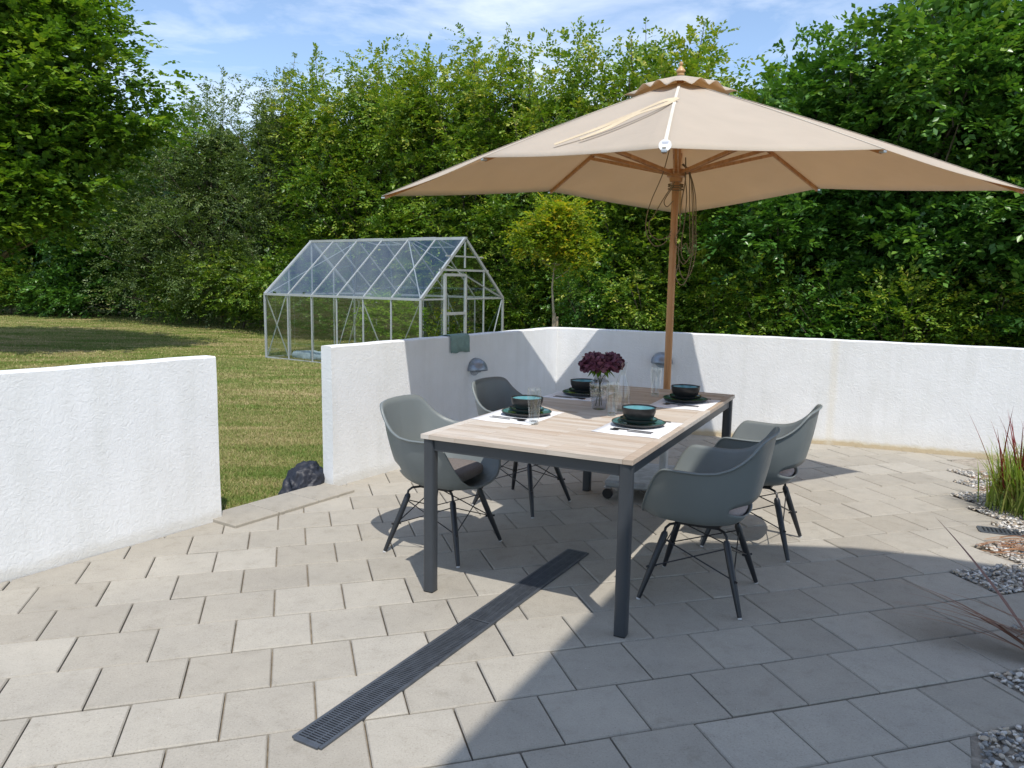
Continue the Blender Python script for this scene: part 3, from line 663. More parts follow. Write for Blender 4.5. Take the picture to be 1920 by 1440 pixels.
# bouquet
bq = thing('flower_bouquet', 'burgundy full-petalled flowers standing in the glass vase', 'flowers', (VP[0], VP[1], TZ+.02))
heads = [((-.035, -.02, .232), .078), ((.052, .0, .235), .068), ((.01, .05, .225), .06)]
for hc, hr_ in heads:
    nP = 520; V = []; F = []
    dirs = rng.normal(size=(nP, 3)); dirs /= np.linalg.norm(dirs, axis=1)[:, None]
    dirs = dirs[dirs[:, 2] > -.65]
    for k, dr in enumerate(dirs):
        rr = hr_*(1-.45*rng.random()**2)*(1-.16*max(0, -dr[2])); cpt = np.array(hc)+dr*rr*np.array([1, 1, .78])
        t1 = np.cross(dr, rng.normal(size=3)); t1 /= np.linalg.norm(t1); t2 = np.cross(dr, t1); up_ = t2*.75+dr*.65; s = rng.uniform(.010, .018)
        o0 = len(V); pts = [cpt-up_*s*.8, cpt-t1*s*.8-up_*s*.1+dr*.002, cpt-t1*s*.55+up_*s*.7+dr*.006, cpt+up_*s*.95+dr*.009, cpt+t1*s*.55+up_*s*.7+dr*.006, cpt+t1*s*.8-up_*s*.1+dr*.002, cpt+dr*.001]
        V += pts; F += [(o0+6, o0+i, o0+i+1) for i in range(5)]+[(o0+6, o0+5, o0)]
    finish(npmesh('flower_head', np.array(V), F3=np.array(F)), 'flower_head', M_petal, bq)
st = MB()
for (hc, hr_), (bx_, by_) in zip(heads, ((.015, .01), (-.02, -.005), (0, -.02))):
    st.tube([(bx_, by_, 0), (bx_*.2, by_*.2, .10), (hc[0]*.25, hc[1]*.25, .155), (hc[0]*.9, hc[1]*.9, hc[2]-.03)], .0028, 6)
st.build('stem', simple('dark_stem', (.05, .06, .02), .6), bq, smooth=True)
V, F = [], []
for ang, l_ in ((200, .07), (255, .075), (300, .07), (340, .08), (60, .07), (120, .07), (230, .06), (20, .06)):
    a_ = R(ang); d_ = np.array([math.cos(a_), math.sin(a_), -.35]); s_ = np.array([-math.sin(a_), math.cos(a_), 0]); b0 = np.array([0, 0, .19]); o0 = len(V)
    V += [b0, b0+d_*l_*.4+s_*.02+[0, 0, .03], b0+d_*l_*.8+s_*.014+[0, 0, .02], b0+d_*l_*1.1, b0+d_*l_*.8-s_*.014+[0, 0, .02], b0+d_*l_*.4-s_*.02+[0, 0, .03]]
    F += [(o0, o0+1, o0+5), (o0+1, o0+2, o0+5), (o0+2, o0+4, o0+5), (o0+2, o0+3, o0+4)]
finish(npmesh('leaf', np.array(V), F3=np.array(F), attrs={'tint': np.zeros(len(V))}), 'leaf', LF['lime'], bq)

# ---------------------------------------------------------------- parasol
UC = Vector((1.085, 5.30, 0)); AZ0 = 257
um = thing('parasol', 'large square sand coloured parasol on a wooden pole over the table', 'parasol', UC)
tilt = lambda x, y, z: z+(x*math.cos(R(77))+y*math.sin(R(77)))*.0235
def U_(az, r, z): x, y = r*math.cos(R(az)), r*math.sin(R(az)); return Vector((x, y, tilt(x, y, z)))
corn = [AZ0+90*i for i in range(4)]; ZA = 2.80
def rib_z(k, t): # k corner/mid, t 0..1 radial
    ze = 2.072 if k else 2.192
    return ZA+(ze-ZA)*t - .018*math.sin(math.pi*t)*(1 if k else .6)*-1
v = []; f = []; nr_ = 16; na = 12      # per eighth
spokes = []
for e in range(8):
    k0 = (e % 2 == 0); a0 = AZ0+45*e
    for j in range(na):
        t = j/na; k = 2.12 if k0 else 1.5; k1 = 1.5 if k0 else 2.12
        A = Vector((math.cos(R(a0))*k, math.sin(R(a0))*k)); B = Vector((math.cos(R(a0+45))*k1, math.sin(R(a0+45))*k1))
        spokes.append((A, B, t, k0))
ns_ = len(spokes)
for A, B, t, k0 in spokes:
    for i in range(nr_+1):
        s = .035+.965*i/nr_; pxy = (A*(1-t)+B*t)*s
        z = rib_z(k0, s)*(1-t)+rib_z(not k0, s)*t - .030*math.sin(math.pi*t)*math.sin(math.pi*min(1, s*.9))
        inward = 1-.010*math.sin(math.pi*t)*s*s
        pxy = pxy*inward; v.append((pxy.x, pxy.y, tilt(pxy.x, pxy.y, z)))
for a_ in range(ns_):
    b_ = (a_+1) % ns_
    for i in range(nr_): f.append((a_*(nr_+1)+i, b_*(nr_+1)+i, b_*(nr_+1)+i+1, a_*(nr_+1)+i+1))
cano = MB().add(v, f).build('canopy', M_fabric, um, smooth=True, solid=.0016)
# hem and seams
M_seam = simple('seam_tape', (.64, .59, .50), .9)
for e in range(8):
    k0 = e % 2 == 0; rr = 2.12 if k0 else 1.5; a0 = AZ0+45*e
    pts = [U_(a0, rr*s, rib_z(k0, s)+.0025) for s in np.linspace(.1, 1, 14)]
    sm = MB()
    for p0, p1 in zip(pts[:-1], pts[1:]): sm.beam(p0, p1+(p1-p0)*.01, .016, .0014)
    sm.build('seam', M_seam, cano)
# vent cap with scalloped edge
v = []; n_ = 96; nr2 = 8
for j in range(n_):
    az = AZ0+360*j/n_; t = (j % 24)/24; tt_ = abs(t-.5)*2   # square-ish
    sq = 1/max(abs(math.cos(R(360*j/n_+45))), abs(math.sin(R(360*j/n_+45))))*.262/1.0
    for i in range(nr2+1):
        s = .06+.94*i/nr2; r_ = sq*s; k_ = 1-abs((t*2) % 1-.5)*2
        wave = .036*abs(math.sin(math.pi*(t*3+.5)))**1.5*s**2.5
        z = ZA+.040-.40*r_*(.55+.45*s)-.004+wave
        x, y = r_*math.cos(R(az)), r_*math.sin(R(az)); v.append((x, y, tilt(x, y, z)))
f = [(j*(nr2+1)+i, ((j+1) % n_)*(nr2+1)+i, ((j+1) % n_)*(nr2+1)+i+1, j*(nr2+1)+i+1) for j in range(n_) for i in range(nr2)]
MB().add(v, f).build('vent_cap', M_fabric, um, smooth=2, solid=.0016)
MB().lathe([(.024, .0), (.025, .012), (.018, .016), (.031, .026), (.029, .034), (.014, .052), (.006, .064), (.012, .070), (.0125, .080), (.006, .087), (.001, .089)], 20, (0, 0, ZA+.035)).build('finial', simple('light_wood', (.55, .33, .15), .4), um, smooth=True)
# pole (slight waist), hub, runner
MB().tube([(0, 0, .10), (0, 0, 1.35), (0, 0, 2.0), (0, 0, ZA+.03)], [.0255, .0255, .0245, .023], 20).build('pole', M_teak, um, smooth=True)
MB().lathe([(.03, -.04), (.05, -.035), (.05, .02), (.03, .03)], 16, (0, 0, ZA-.05)).build('hub', M_teak, um, smooth=True)
RZ = 2.205
ru = MB().lathe([(.03, -.06), (.042, -.055), (.046, -.03), (.062, -.022), (.062, .024), (.03, .03)], 16, (0, 0, RZ)).build('runner', M_teak, um, smooth=True)
for e in range(8):
    k0 = e % 2 == 0; rr = 2.12 if k0 else 1.5; a0 = AZ0+45*e
    a_ = U_(a0, .045, ZA-.05); b_ = U_(a0, rr*.992, rib_z(k0, .99)-.016)
    pts = [U_(a0, rr*s, rib_z(k0, s)-.017) for s in np.linspace(.03, .99, 8)]
    mb = MB()
    for p0, p1 in zip(pts[:-1], pts[1:]): mb.beam(p0, p1+(p1-p0)*.01, .016, .026)
    rb = mb.build('rib', M_teak, um, bevel=.002)
    tp_ = .45 if k0 else .62; q = U_(a0, rr*tp_, rib_z(k0, tp_)-.036); r0 = U_(a0, .055, RZ)
    q2 = q; sd_ = Vector((-math.sin(R(a0)), math.cos(R(a0)), 0))*.0135
    st = MB(); st.beam(r0+sd_, q2+sd_, .009, .022); st.beam(r0-sd_, q2-sd_, .009, .022)
    st.build('strut', M_teak, um, bevel=.0015)
    MB().box((0, 0, 0), (.03, .024, .012), M=Matrix.Translation(U_(a0, rr*.995, rib_z(k0, 1)-.012)) @ Matrix.Rotation(R(a0), 4, 'Z')).build('rib_tip', M_bright, rb, bevel=.002)
# tie strap lying on the near corner
def over(az, r, up=.012):
    e = ((az-AZ0) % 90); e = e if e <= 45 else 90-e
    edge = (2.12/math.sqrt(2))/math.cos(R(45-e)); s = r/edge; zc = rib_z(True, s)*(1-e/45)+rib_z(False, s)*(e/45); return U_(az, r, zc+up)
st = MB()
ctrl = [over(AZ0+1, .98, .020), over(AZ0-3, 1.05, .030), over(AZ0-10, 1.14, .022), over(AZ0-17, 1.30, .016), over(AZ0-25, 1.43, .008)]
ctrl2 = [over(AZ0+1, .98, .020), over(AZ0-3, 1.12, .014), over(AZ0-9, 1.22, .026), over(AZ0-15, 1.34, .008), over(AZ0-19, 1.42, .006)]
for cset in (ctrl, ctrl2):
    P = []
    for i in range(len(cset)-1):
        for j in range(6): t = j/6; P.append(cset[i].lerp(cset[i+1], t))
    P.append(cset[-1])
    for _ in range(4): P = [P[0]]+[(P[i-1]+P[i]*2+P[i+1])/4 for i in range(1, len(P)-1)]+[P[-1]]
    for i, (p0, p1) in enumerate(zip(P[:-1], P[1:])): st.beam(p0, p1+(p1-p0)*.04,   .024, .002, up=(.2*math.sin(i*.5), -.5, .8))
st.build('tie_strap', simple('strap_cloth', (.56, .46, .32), .9), um)
# care tag at the near corner
c_ = over(AZ0, 2.10, .012)
MT = Matrix.Translation(c_+Vector((0, -.012, -.008))) @ Matrix.Rotation(R(AZ0+90), 4, 'Z') @ Matrix.Rotation(R(76), 4, 'X')
tg = MB().tube([(0, 0, -.001), (0, 0, .001)], [.026, .026], 24, M=MT).build('care_tag', M_tagw, um)
pm = MB()
for k, yy in enumerate((.018, .011)): pm.box((0, yy*.75, .0016), (.028-.004*k, .0022, .0006), M=MT)
pm.build('print', M_tagp, tg)
# ropes
def rope(pts, mb, r=.0035):
    P = [Vector(p) for p in pts]; Q = []
    for i in range(len(P)-1):
        a0, a1, a2, a3 = P[max(i-1, 0)], P[i], P[i+1], P[min(i+2, len(P)-1)]
        for j in range(8):
            t = j/8; Q.append(.5*((2*a1)+(a2-a0)*t+(2*a0-5*a1+4*a2-a3)*t*t+(3*a1-a0-3*a2+a3)*t**3))
    Q.append(P[-1]); mb.tube(Q, r, 6)
rp = MB(); zz = lambda y: 1.4774+(524-y)/1432*5.15+.0
def rpt(x, y, dy=0): # rope point from its own local offsets (metres from pole axis)
    return (x, -.06+dy, y)
rope([rpt(-.05, 2.42), rpt(-.10, 2.2), rpt(-.17, 2.02), rpt(-.20, 1.90), rpt(-.195, 1.80), rpt(-.14, 1.72), rpt(-.07, 1.74), rpt(-.03, 1.82)], rp)
rope([rpt(-.02, 2.14), rpt(-.09, 2.03), rpt(-.15, 1.92), rpt(-.18, 1.87), rpt(-.17, 1.80), rpt(-.11, 1.76), rpt(-.03, 1.79)], rp)
rope([rpt(-.02, 2.12, .02), rpt(-.08, 2.02, .02), rpt(-.06, 1.98, .02), rpt(-.02, 2.02, .02)], rp)
for k, (x_, zb, zr) in enumerate([(.10, 1.46, 0), (.125, 1.50, 0), (.115, 1.60, 1), (.09, 1.70, 1)]):
    rope([rpt(.03, 2.26, k*.01), rpt(.08, 2.20, k*.01), rpt(x_, 2.05, k*.01), rpt(x_+.012, 1.85, k*.012), rpt(x_+.02, 1.68, k*.012), rpt(x_-.01, zb+.04, k*.01), rpt(x_-.05, zb, k*.01), rpt(x_-.085, zb+.06, k*.01), rpt(.03, zb+.14, 0)], rp)
rope([rpt(.05, 2.20, .03), rpt(.07, 2.06, .03), rpt(.065, 1.90, .03), rpt(.05, 1.75, .03), rpt(.055, 1.66, .03), rpt(.09, 1.62, .03), rpt(.12, 1.70, .03), rpt(.118, 1.85, .03)], rp)
rope([rpt(.045, 2.3, -.0), rpt(.05, 2.15, 0), rpt(.03, 2.0, 0), rpt(.028, 1.85, 0)], rp, .0045)
for z_ in (2.10, 2.118, 2.13): rp.tube([(.05*math.cos(t), .05*math.sin(t), z_+.012*math.sin(t*1)) for t in np.linspace(0, 6.28, 20)], .0035, 6, cap=False)
rp.build('rope', M_rope, um, smooth=True)
# base: plate with slabs, tube, castors
PBM = Matrix.Translation((-.045, -.04, 0)) @ Matrix.Rotation(R(-20), 4, 'Z')
pbp = MB().box((0, 0, .11), (.62, .62, .05), M=PBM).build('base_plate', simple('galvanised_plate', (.36, .38, .40), .45, metal=.5, var=.25, scale=14), um, bevel=.012)
MB().tube([(0.0, .0, .13), (0.0, .0, .50)], [.031, .031], 20).build('sleeve', M_alu, um, smooth=True)
MB().tube([(0, 0, .40), (-.075, -.03, .40)], .006, 8).tube([(-.075, -.03, .370), (-.075, -.03, .430)], .008, 8).tube([(-.038, -.015, .38), (-.038, -.015, .42)], .007, 8).build('clamp_knob', M_wire, um, smooth=True)
for sx_ in (-1, 1):
    for sy_ in (-1, 1):
        MB().tube([(sx_*.29, sy_*.29-.014, .038), (sx_*.29, sy_*.29+.014, .038)], .036, 18, M=PBM).build('castor', M_wire, pbp, smooth=True)
        MB().box((sx_*.29, sy_*.29, .081), (.05, .05, .010), M=PBM).tube([(sx_*.29, sy_*.29, .045), (sx_*.29, sy_*.29+.022, .05), (sx_*.29, sy_*.29+.022, .08)], .008, 8, M=PBM).build('castor_mount', M_bright, pbp, bevel=.002)

# ---------------------------------------------------------------- greenhouse
GA, GH = (-4.615, 14.26), -.5905; GL, GWd, HE, HR, GZ = 3.79, 2.285, 1.22, 2.237, -.082
gh = thing('greenhouse', 'small aluminium framed glass greenhouse standing on the lawn', 'greenhouse', (GA[0], GA[1], GZ), GH)
def bar(mb, a_, b_, w_=.026, h_=.026): mb.beam(a_, b_, w_, h_)
H2 = GWd/2; nb = 6
MB().box((GL/2, .0, -.02), (GL+.06, .08, .10)).box((GL/2, GWd, -.02), (GL+.06, .08, .10)).box((0, H2, -.02), (.08, GWd-.08, .0995)).box((GL, H2, -.02), (.08, GWd-.08, .0995)).build('foundation', M_plank, gh)
fr = MB(); z0 = .04
for y in (0, GWd): bar(fr, (0, y, z0), (GL, y, z0), .04, .03); bar(fr, (0, y, HE), (GL, y, HE), .038, .038)
for x in (0, GL):
    bar(fr, (x, 0, z0), (x, GWd, z0), .04, .03)
    bar(fr, (x, 0, HE), (x, H2, HR), .038, .045); bar(fr, (x, GWd, HE), (x, H2, HR), .038, .045)
bar(fr, (-.03, H2, HR), (GL+.03, H2, HR), .05, .045)
for x in (0, GL):
    for y in (0, GWd): bar(fr, (x, y, z0), (x, y, HE), .034, .034)
fr.build('frame', M_alu, gh)
gb = MB()
for i in range(1, nb):
    x = GL*i/nb
    for y in (0, GWd): bar(gb, (x, y, z0), (x, y, HE), .020, .024); bar(gb, (x, y, HE), (x, H2, HR), .018, .024)
gb.build('glazing_bar', M_alu, gh)
eb = MB(); slope = (HR-HE)/H2
for x, ys in ((0, (.57, 1.14, 1.71)), (GL, (1.69,))):
    for y in ys: bar(eb, (x, y, z0), (x, y, HE+slope*min(y, GWd-y)), .022, .024)
bar(eb, (GL, 0, HE), (GL, .56, HE)); bar(eb, (0, 0, HE), (0, GWd, HE)); bar(eb, (GL, 1.13, HE), (GL, GWd, HE))
bar(eb, (GL, H2, 1.74), (GL, H2, HR), .024, .024); bar(eb, (GL, .47, 1.70), (GL, 1.81, 1.70), .03, .035); bar(eb, (GL, .36+.27, 1.93), (GL, GWd-.63, 1.93), .02, .024)
eb.build('end_bars', M_alu, gh)
BR = []
for y in (0, GWd): BR += [((0, y+.02, HE), (GL/nb, y+.02, z0)), ((GL*3.9/nb, y+.02, HE), (GL*3/nb+.12, y+.02, z0)), ((GL*3.9/nb, y+.02, HE), (GL*5/nb-.05, y+.02, z0)), ((GL, y+.02, HE), (GL*5/nb, y+.02, z0))]
for y in (0, GWd): BR += [((0, y, HE-.02), (GL*2/nb, H2, HR-.02)), ((GL, y, HE-.02), (GL*4/nb, H2, HR-.02))]
BR += [((0, .02, z0), (0, .5, HE)), ((GL, GWd-.02, HE), (GL, GWd-.5, z0)), ((.0, GWd, HE), (0, GWd-.5, z0)), ((GL, 1.13, 1.62), (GL, GWd, HE))]
for a_, b_ in BR: m1 = MB(); bar(m1, a_, b_, .02, .012); m1.build('brace', M_alu, gh)
def pane(pts, vis=True): MB().add(pts, [tuple(range(len(pts)))]).build('pane', M_ghglass, gh)
for i in range(nb):
    x0, x1 = GL*i/nb+.013, GL*(i+1)/nb-.013
    for y in (0, GWd): pane([(x0, y, z0), (x1, y, z0), (x1, y, HE), (x0, y, HE)])
    for y in (0, GWd):
        if y == GWd and i in (2, 4):
            hz, hy = HE+.55*(HR-HE), GWd-.55*H2
            pane([(x0, y, HE), (x1, y, HE), (x1, hy, hz), (x0, hy, hz)])
            vo = MB(); zt = HR+.02; dxy = H2*.45; ty, tz = H2+dxy*1.02, HR-.12+(.06 if i == 2 else 0)
            for a_, b_ in (((x0, H2, zt), (x1, H2, zt)), ((x1, H2, zt), (x1, ty, tz)), ((x1, ty, tz), (x0, ty, tz)), ((x0, ty, tz), (x0, H2, zt))): bar(vo, a_, b_, .02, .02)
            wv = vo.build('roof_vent', M_alu, gh); MB().add([(x0, H2, zt), (x1, H2, zt), (x1, ty, tz), (x0, ty, tz)], [(0, 1, 2, 3)]).build('vent_glass', M_ghglass, wv)
        else: pane([(x0, y, HE), (x1, y, HE), (x1, H2, HR), (x0, H2, HR)])
pane([(0, 0, z0), (0, GWd, z0), (0, GWd, HE), (0, H2, HR), (0, 0, HE)])
pane([(GL, 0, z0), (GL, .56, z0), (GL, .56, HE+.5*slope), (GL, 0, HE)]); pane([(GL, 1.13, z0), (GL, GWd, z0), (GL, GWd, HE), (GL, 1.81, 1.69), (GL, 1.13, 1.69)]); pane([(GL, .49, 1.71), (GL, 1.80, 1.71), (GL, H2, HR)])
dr = MB(); y0, y1 = .58, 1.13
for a_, b_ in (((y0, z0), (y0, 1.62)), ((y1, z0), (y1, 1.62)), ((y0, 1.62), (y1, 1.62)), ((y0, .98), (y1, .98)), ((y0, z0), (y1, z0))): bar(dr, (GL+.025, a_[0], a_[1]), (GL+.025, b_[0], b_[1]), .035, .045)
do = dr.build('door', M_alu, gh); MB().add([(GL+.025, y0, z0), (GL+.025, y1, z0), (GL+.025, y1, 1.62), (GL+.025, y0, 1.62)], [(0, 1, 2, 3)]).build('door_glass', M_ghglass, do)
def ghp(x, y, z): c, s = math.cos(GH), math.sin(GH); return (GA[0]+c*x-s*y, GA[1]+s*x+c*y, GZ+z)
# roll of sheeting inside
P = []; V = []; F = []
nu, nv = 30, 24
for i in range(nu+1):
    for j in range(nv):
        t = 2*math.pi*j/nv; r_ = .10+.018*mn.noise(Vector((i*.35, math.cos(t), math.sin(t))))+.012*math.sin(3*t+i*.2); r_ *= .75 if i in (0, nu) else 1
        V.append((.30+.95*i/nu, .45+r_*math.cos(t)*1.3, .075+max(-.07, r_*math.sin(t))))
F = [(i*nv+j, i*nv+(j+1) % nv, (i+1)*nv+(j+1) % nv, (i+1)*nv+j) for i in range(nu) for j in range(nv)]+[tuple(range(nv))[::-1], tuple(nu*nv+j for j in range(nv))]
o = MB().add(V, F).build('sheeting_roll', M_sheet, smooth=True); o.location = (GA[0], GA[1], GZ); o.rotation_euler = (0, 0, GH); tag(o, 'crumpled roll of grey plastic sheeting inside the greenhouse', 'sheeting')

# ---------------------------------------------------------------- foliage
def leaves(P, D, Nn, size, asp=.55, tint=None, fold=.18):
    """P base, D along leaf, Nn normal -> verts/faces (2 tris per leaf)"""
    S = np.cross(D, Nn); S /= np.linalg.norm(S, axis=1)[:, None]+1e-9; Nn = np.cross(S, D); s = size[:, None]
    a = P; t = P+D*s; l = P+D*s*.5-S*s*asp*.5+Nn*s*fold*.5; r = P+D*s*.5+S*s*asp*.5+Nn*s*fold*.5
    V = np.stack([a, r, t, l], 1).reshape(-1, 3); k = np.arange(len(P))*4
    F = np.stack([np.stack([k, k+1, k+2], 1), np.stack([k, k+2, k+3], 1)], 1).reshape(-1, 3)
    return V, F, np.repeat(tint if tint is not None else np.zeros(len(P)), 4)
def unit(a): return a/(np.linalg.norm(a, axis=-1, keepdims=True)+1e-9)
def twigs(B, D, ln, nl, lsize, tint, asp=.55, droop=.25, jit=.35):
    """leafy twigs: bases B, directions D"""
    T = len(B); t = (np.arange(nl)+.6)/nl; side = np.where(np.arange(nl) % 2 == 0, 1, -1)
    up = np.array([0, 0, 1.]); S = unit(np.cross(D, up+rng.normal(0, .3, (T, 3)))); Nn = unit(np.cross(S, D))
    pos = B[:, None]+D[:, None]*(t[None, :, None]*ln[:, None, None]) - up*(t**2)[None, :, None]*ln[:, None, None]*droop
    ld = unit(D[:, None]*.75+S[:, None]*side[None, :, None]*.9+rng.normal(0, jit, (T, nl, 3))-up*.12)
    ln_ = unit(Nn[:, None]*1.0+up*.35+rng.normal(0, jit, (T, nl, 3)))
    sz = lsize[:, None]*rng.uniform(.7, 1.15, (T, nl))*(1-.25*t[None])
    return leaves(pos.reshape(-1, 3), ld.reshape(-1, 3), ln_.reshape(-1, 3), sz.reshape(-1), asp, np.repeat(tint, nl))
def join(parts):
    V = np.concatenate([p[0] for p in parts]); o = 0; Fs = []
    for p in parts: Fs.append(p[1]+o); o += len(p[0])
    return V, np.concatenate(Fs), np.concatenate([p[2] for p in parts])
def tree(name, label, cat, x, y, blobs, kind, nb, tpb, ls, group=None, shoots=0, shoot_h=1.0, trunk=(.09, None), trunk_at=None, bark=None, limb0=.35, nlimb=46, core=1400, csz=.24, front=True, nl=9, flat=.5, boughr=.42, z0=-.05, tl=.34, inner=0.25, asp=.55, base_tint=0.5, top_tint=.25):
    """blobs: list of (dx, dy, z, rx, ry, rz) ellipsoids that make the crown"""
    t = thing(name, label, cat, (x, y, z0), 0, group)
    vol = np.array([b[3]*b[5]+b[4]*b[5] for b in blobs]); pb_ = vol/vol.sum(); parts = []; tops = []
    ks = rng.choice(len(blobs), nb, p=pb_); bl = np.array(blobs)[ks]
    d = unit(rng.normal(size=(nb, 3)))
    if front: d[:, 1] = np.where((d[:, 1] > .35) & (rng.random(nb) < .8), -d[:, 1], d[:, 1])
    rad = np.where(rng.random(nb) < inner, rng.uniform(.35, .8, nb), rng.uniform(.84, 1.20, nb))
    C = bl[:, :3]+d*bl[:, 3:6]*rad[:, None]; C[:, 2] = np.maximum(C[:, 2], .25+rng.random(nb)*.3)
    out = unit(d*np.array([1, 1, .5])+np.array([0, 0, .15])+rng.normal(0, .22, (nb, 3)))
    zmax = max(b[2]+b[5] for b in blobs)
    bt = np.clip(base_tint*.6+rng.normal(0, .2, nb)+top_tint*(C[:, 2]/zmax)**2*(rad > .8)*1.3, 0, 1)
    T = nb*tpb; bi = np.repeat(np.arange(nb), tpb)
    offs = rng.normal(0, 1, (T, 3))*boughr*np.array([1, 1, flat])*.5
    B = C[bi]+offs+out[bi]*rng.uniform(-.25, .25, (T, 1))*boughr
    D = unit(out[bi]*.9+offs/boughr*1.2+rng.normal(0, .35, (T, 3))+np.array([0, 0, .12]))
    B[:, 2] = np.maximum(B[:, 2], .08)
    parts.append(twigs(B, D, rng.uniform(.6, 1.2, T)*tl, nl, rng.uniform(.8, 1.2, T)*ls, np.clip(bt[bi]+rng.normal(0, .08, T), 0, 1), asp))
    if core:      # big inner leaves that close the crown
        kc = rng.integers(0, 2, core) if len(blobs) > 6 and name != 'maple_tree' else rng.choice(len(blobs), core, p=pb_); bc = np.array(blobs)[kc]; dc = unit(rng.normal(size=(core, 3)))
        Pc = bc[:, :3]+dc*bc[:, 3:6]*(rng.random(core)**.45*.70)[:, None]; Pc[:, 2] = np.maximum(Pc[:, 2], .1)
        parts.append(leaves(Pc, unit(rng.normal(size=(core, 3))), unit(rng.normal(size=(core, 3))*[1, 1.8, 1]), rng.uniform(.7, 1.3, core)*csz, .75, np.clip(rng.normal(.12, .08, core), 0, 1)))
    wood = MB()
    if shoots:
        sh = shoots; kk = rng.choice(len(blobs), sh, p=pb_); bb = np.array(blobs)[kk]
        a_ = rng.uniform(0, 6.28, sh); rr = np.sqrt(rng.random(sh))*.75
        bx_, by_ = bb[:, 0]+np.cos(a_)*bb[:, 3]*rr, bb[:, 1]+np.sin(a_)*bb[:, 4]*rr; bz = bb[:, 2]+bb[:, 5]*np.sqrt(1-rr**2)*.9
        for i in range(sh):
            h_ = shoot_h*rng.uniform(.35, 1.0)*(1.35 if i == 0 else 1); lean = rng.normal(0, .16, 2); n_ = int(9+h_*14)
            pts = [Vector((bx_[i]+lean[0]*h_*s, by_[i]+lean[1]*h_*s, bz[i]-.2+(h_+.2)*s)) for s in (0, .33, .66, 1)]
            wood.tube(pts, [.012, .009, .006, .003], 4)
            ss = rng.uniform(.05, 1, n_); Bp = np.stack([bx_[i]+lean[0]*h_*ss, by_[i]+lean[1]*h_*ss, bz[i]-.2+(h_+.2)*ss], 1)
            Dp = unit(np.stack([rng.normal(0, 1, n_), rng.normal(0, 1, n_), rng.uniform(.3, 1.2, n_)], 1))
            parts.append(twigs(Bp, Dp, (.10+.26*(1-ss))*rng.uniform(.6, 1.3, n_), 5, np.full(n_, ls*.85), np.clip(rng.normal(.7, .12, n_), 0, 1), asp))
    V, F, tn = join(parts)
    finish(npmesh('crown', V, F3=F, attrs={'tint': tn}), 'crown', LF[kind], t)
    # trunk and limbs
    r0, th = trunk; th = th or zmax*.8
    cen = np.average(np.array(blobs)[:, :2], axis=0, weights=vol)
    if trunk_at: cen = np.array(trunk_at, float)
    P = [Vector((cen[0]*s+(1-s)*cen[0]*(1 if trunk_at else 0)+.05*math.sin(s*7), cen[1]*s, th*s)) for s in np.linspace(0, 1, 7)]
    wood.tube(P, [r0*(1-.8*s) for s in np.linspace(0, 1, 7)], 8)
    for i in rng.choice(nb, min(nb, nlimb), replace=False):
        zc = C[i, 2]*rng.uniform(limb0, max(.75, limb0+.1)); s = min(1, zc/th); st_ = Vector((cen[0]*s, cen[1]*s, zc)); en = Vector(C[i]); md = st_.lerp(en, .5)+Vector((0, 0, -.08))
        wood.tube([st_, md, en], [r0*.30, r0*.2, .006], 5, cap=False)
    wood.build('trunk', bark or M_bark, t, smooth=2)
    return t
def at(px, Y): return (px-960)/1432.2*Y
def zt(py, Y, px=960): return CAMH+(524-.0162*(px-960)*-1*-1 - py)/1432.2*Y*1.0
# (px, half width px, top y px, distance, kind, shoots, label)
G1 = 'trees of the tall boundary hedge'
HED = [
 (-40, 130, 60, 31, 'maple', 0, 'shadowed green tree at the far left edge behind the big maple'),
 (130, 130, 330, 29.5, 'dark', 0, 'low dark tree at the back, below the big maple'),
 (255, 110, 250, 27.5, 'dark', 0, 'dark green tree in shade just right of the big maple'),
 (350, 90, 215, 25.5, 'grey', 3, 'grey-green tree at the dip in the treeline'),
 (425, 85, 185, 24, 'grey', 6, 'grey-green tree with thin shoots left of the greenhouse'),
 (525, 85, 150, 22.5, 'grey', 6, 'olive tree with long bare-tipped shoots above the greenhouse left end'),
 (610, 85, 150, 21, 'beech', 5, 'bright green hedge tree above the greenhouse roof left half'),
 (700, 85, 105, 19.9, 'beech', 6, 'green hedge tree with a spiky shoot, above the greenhouse middle'),
 (790, 85, 115, 18.9, 'beech', 5, 'yellow-green hedge tree above the greenhouse right half'),
 (885, 85, 90, 18.0, 'beech', 4, 'rounded green hedge tree just right of the greenhouse ridge'),
 (985, 85, 110, 17, 'beech', 5, 'hedge tree directly behind the small round-headed tree'),
 (1065, 75, 85, 15.3, 'beech', 4, 'hedge tree with a tall leafy shoot reaching the top of the photo'),
 (1160, 90, 120, 14.5, 'beech', 5, 'hedge tree left of the parasol top'),
 (1270, 90, 80, 13.2, 'beech', 6, 'hedge tree directly behind the parasol finial'),
 (1375, 70, 190, 12.6, 'beech', 3, 'lower hedge tree in the gap right of the parasol top'),
 (1455, 85, 130, 11.9, 'dark', 4, 'olive tree right of the sky gap'),
 (1560, 100, 70, 11.2, 'dark', 2, 'dark broad-leaved tree above the parasol right side'),
 (1690, 110, -40, 10.6, 'dark', 1, 'tall dark broad-leaved tree second from the right edge'),
 (1830, 110, -60, 10.1, 'dark', 1, 'tall glossy dark tree above the parasol right tip'),
 (1985, 120, -60, 9.6, 'dark', 0, 'tall dark tree cut off by the right edge'),
]
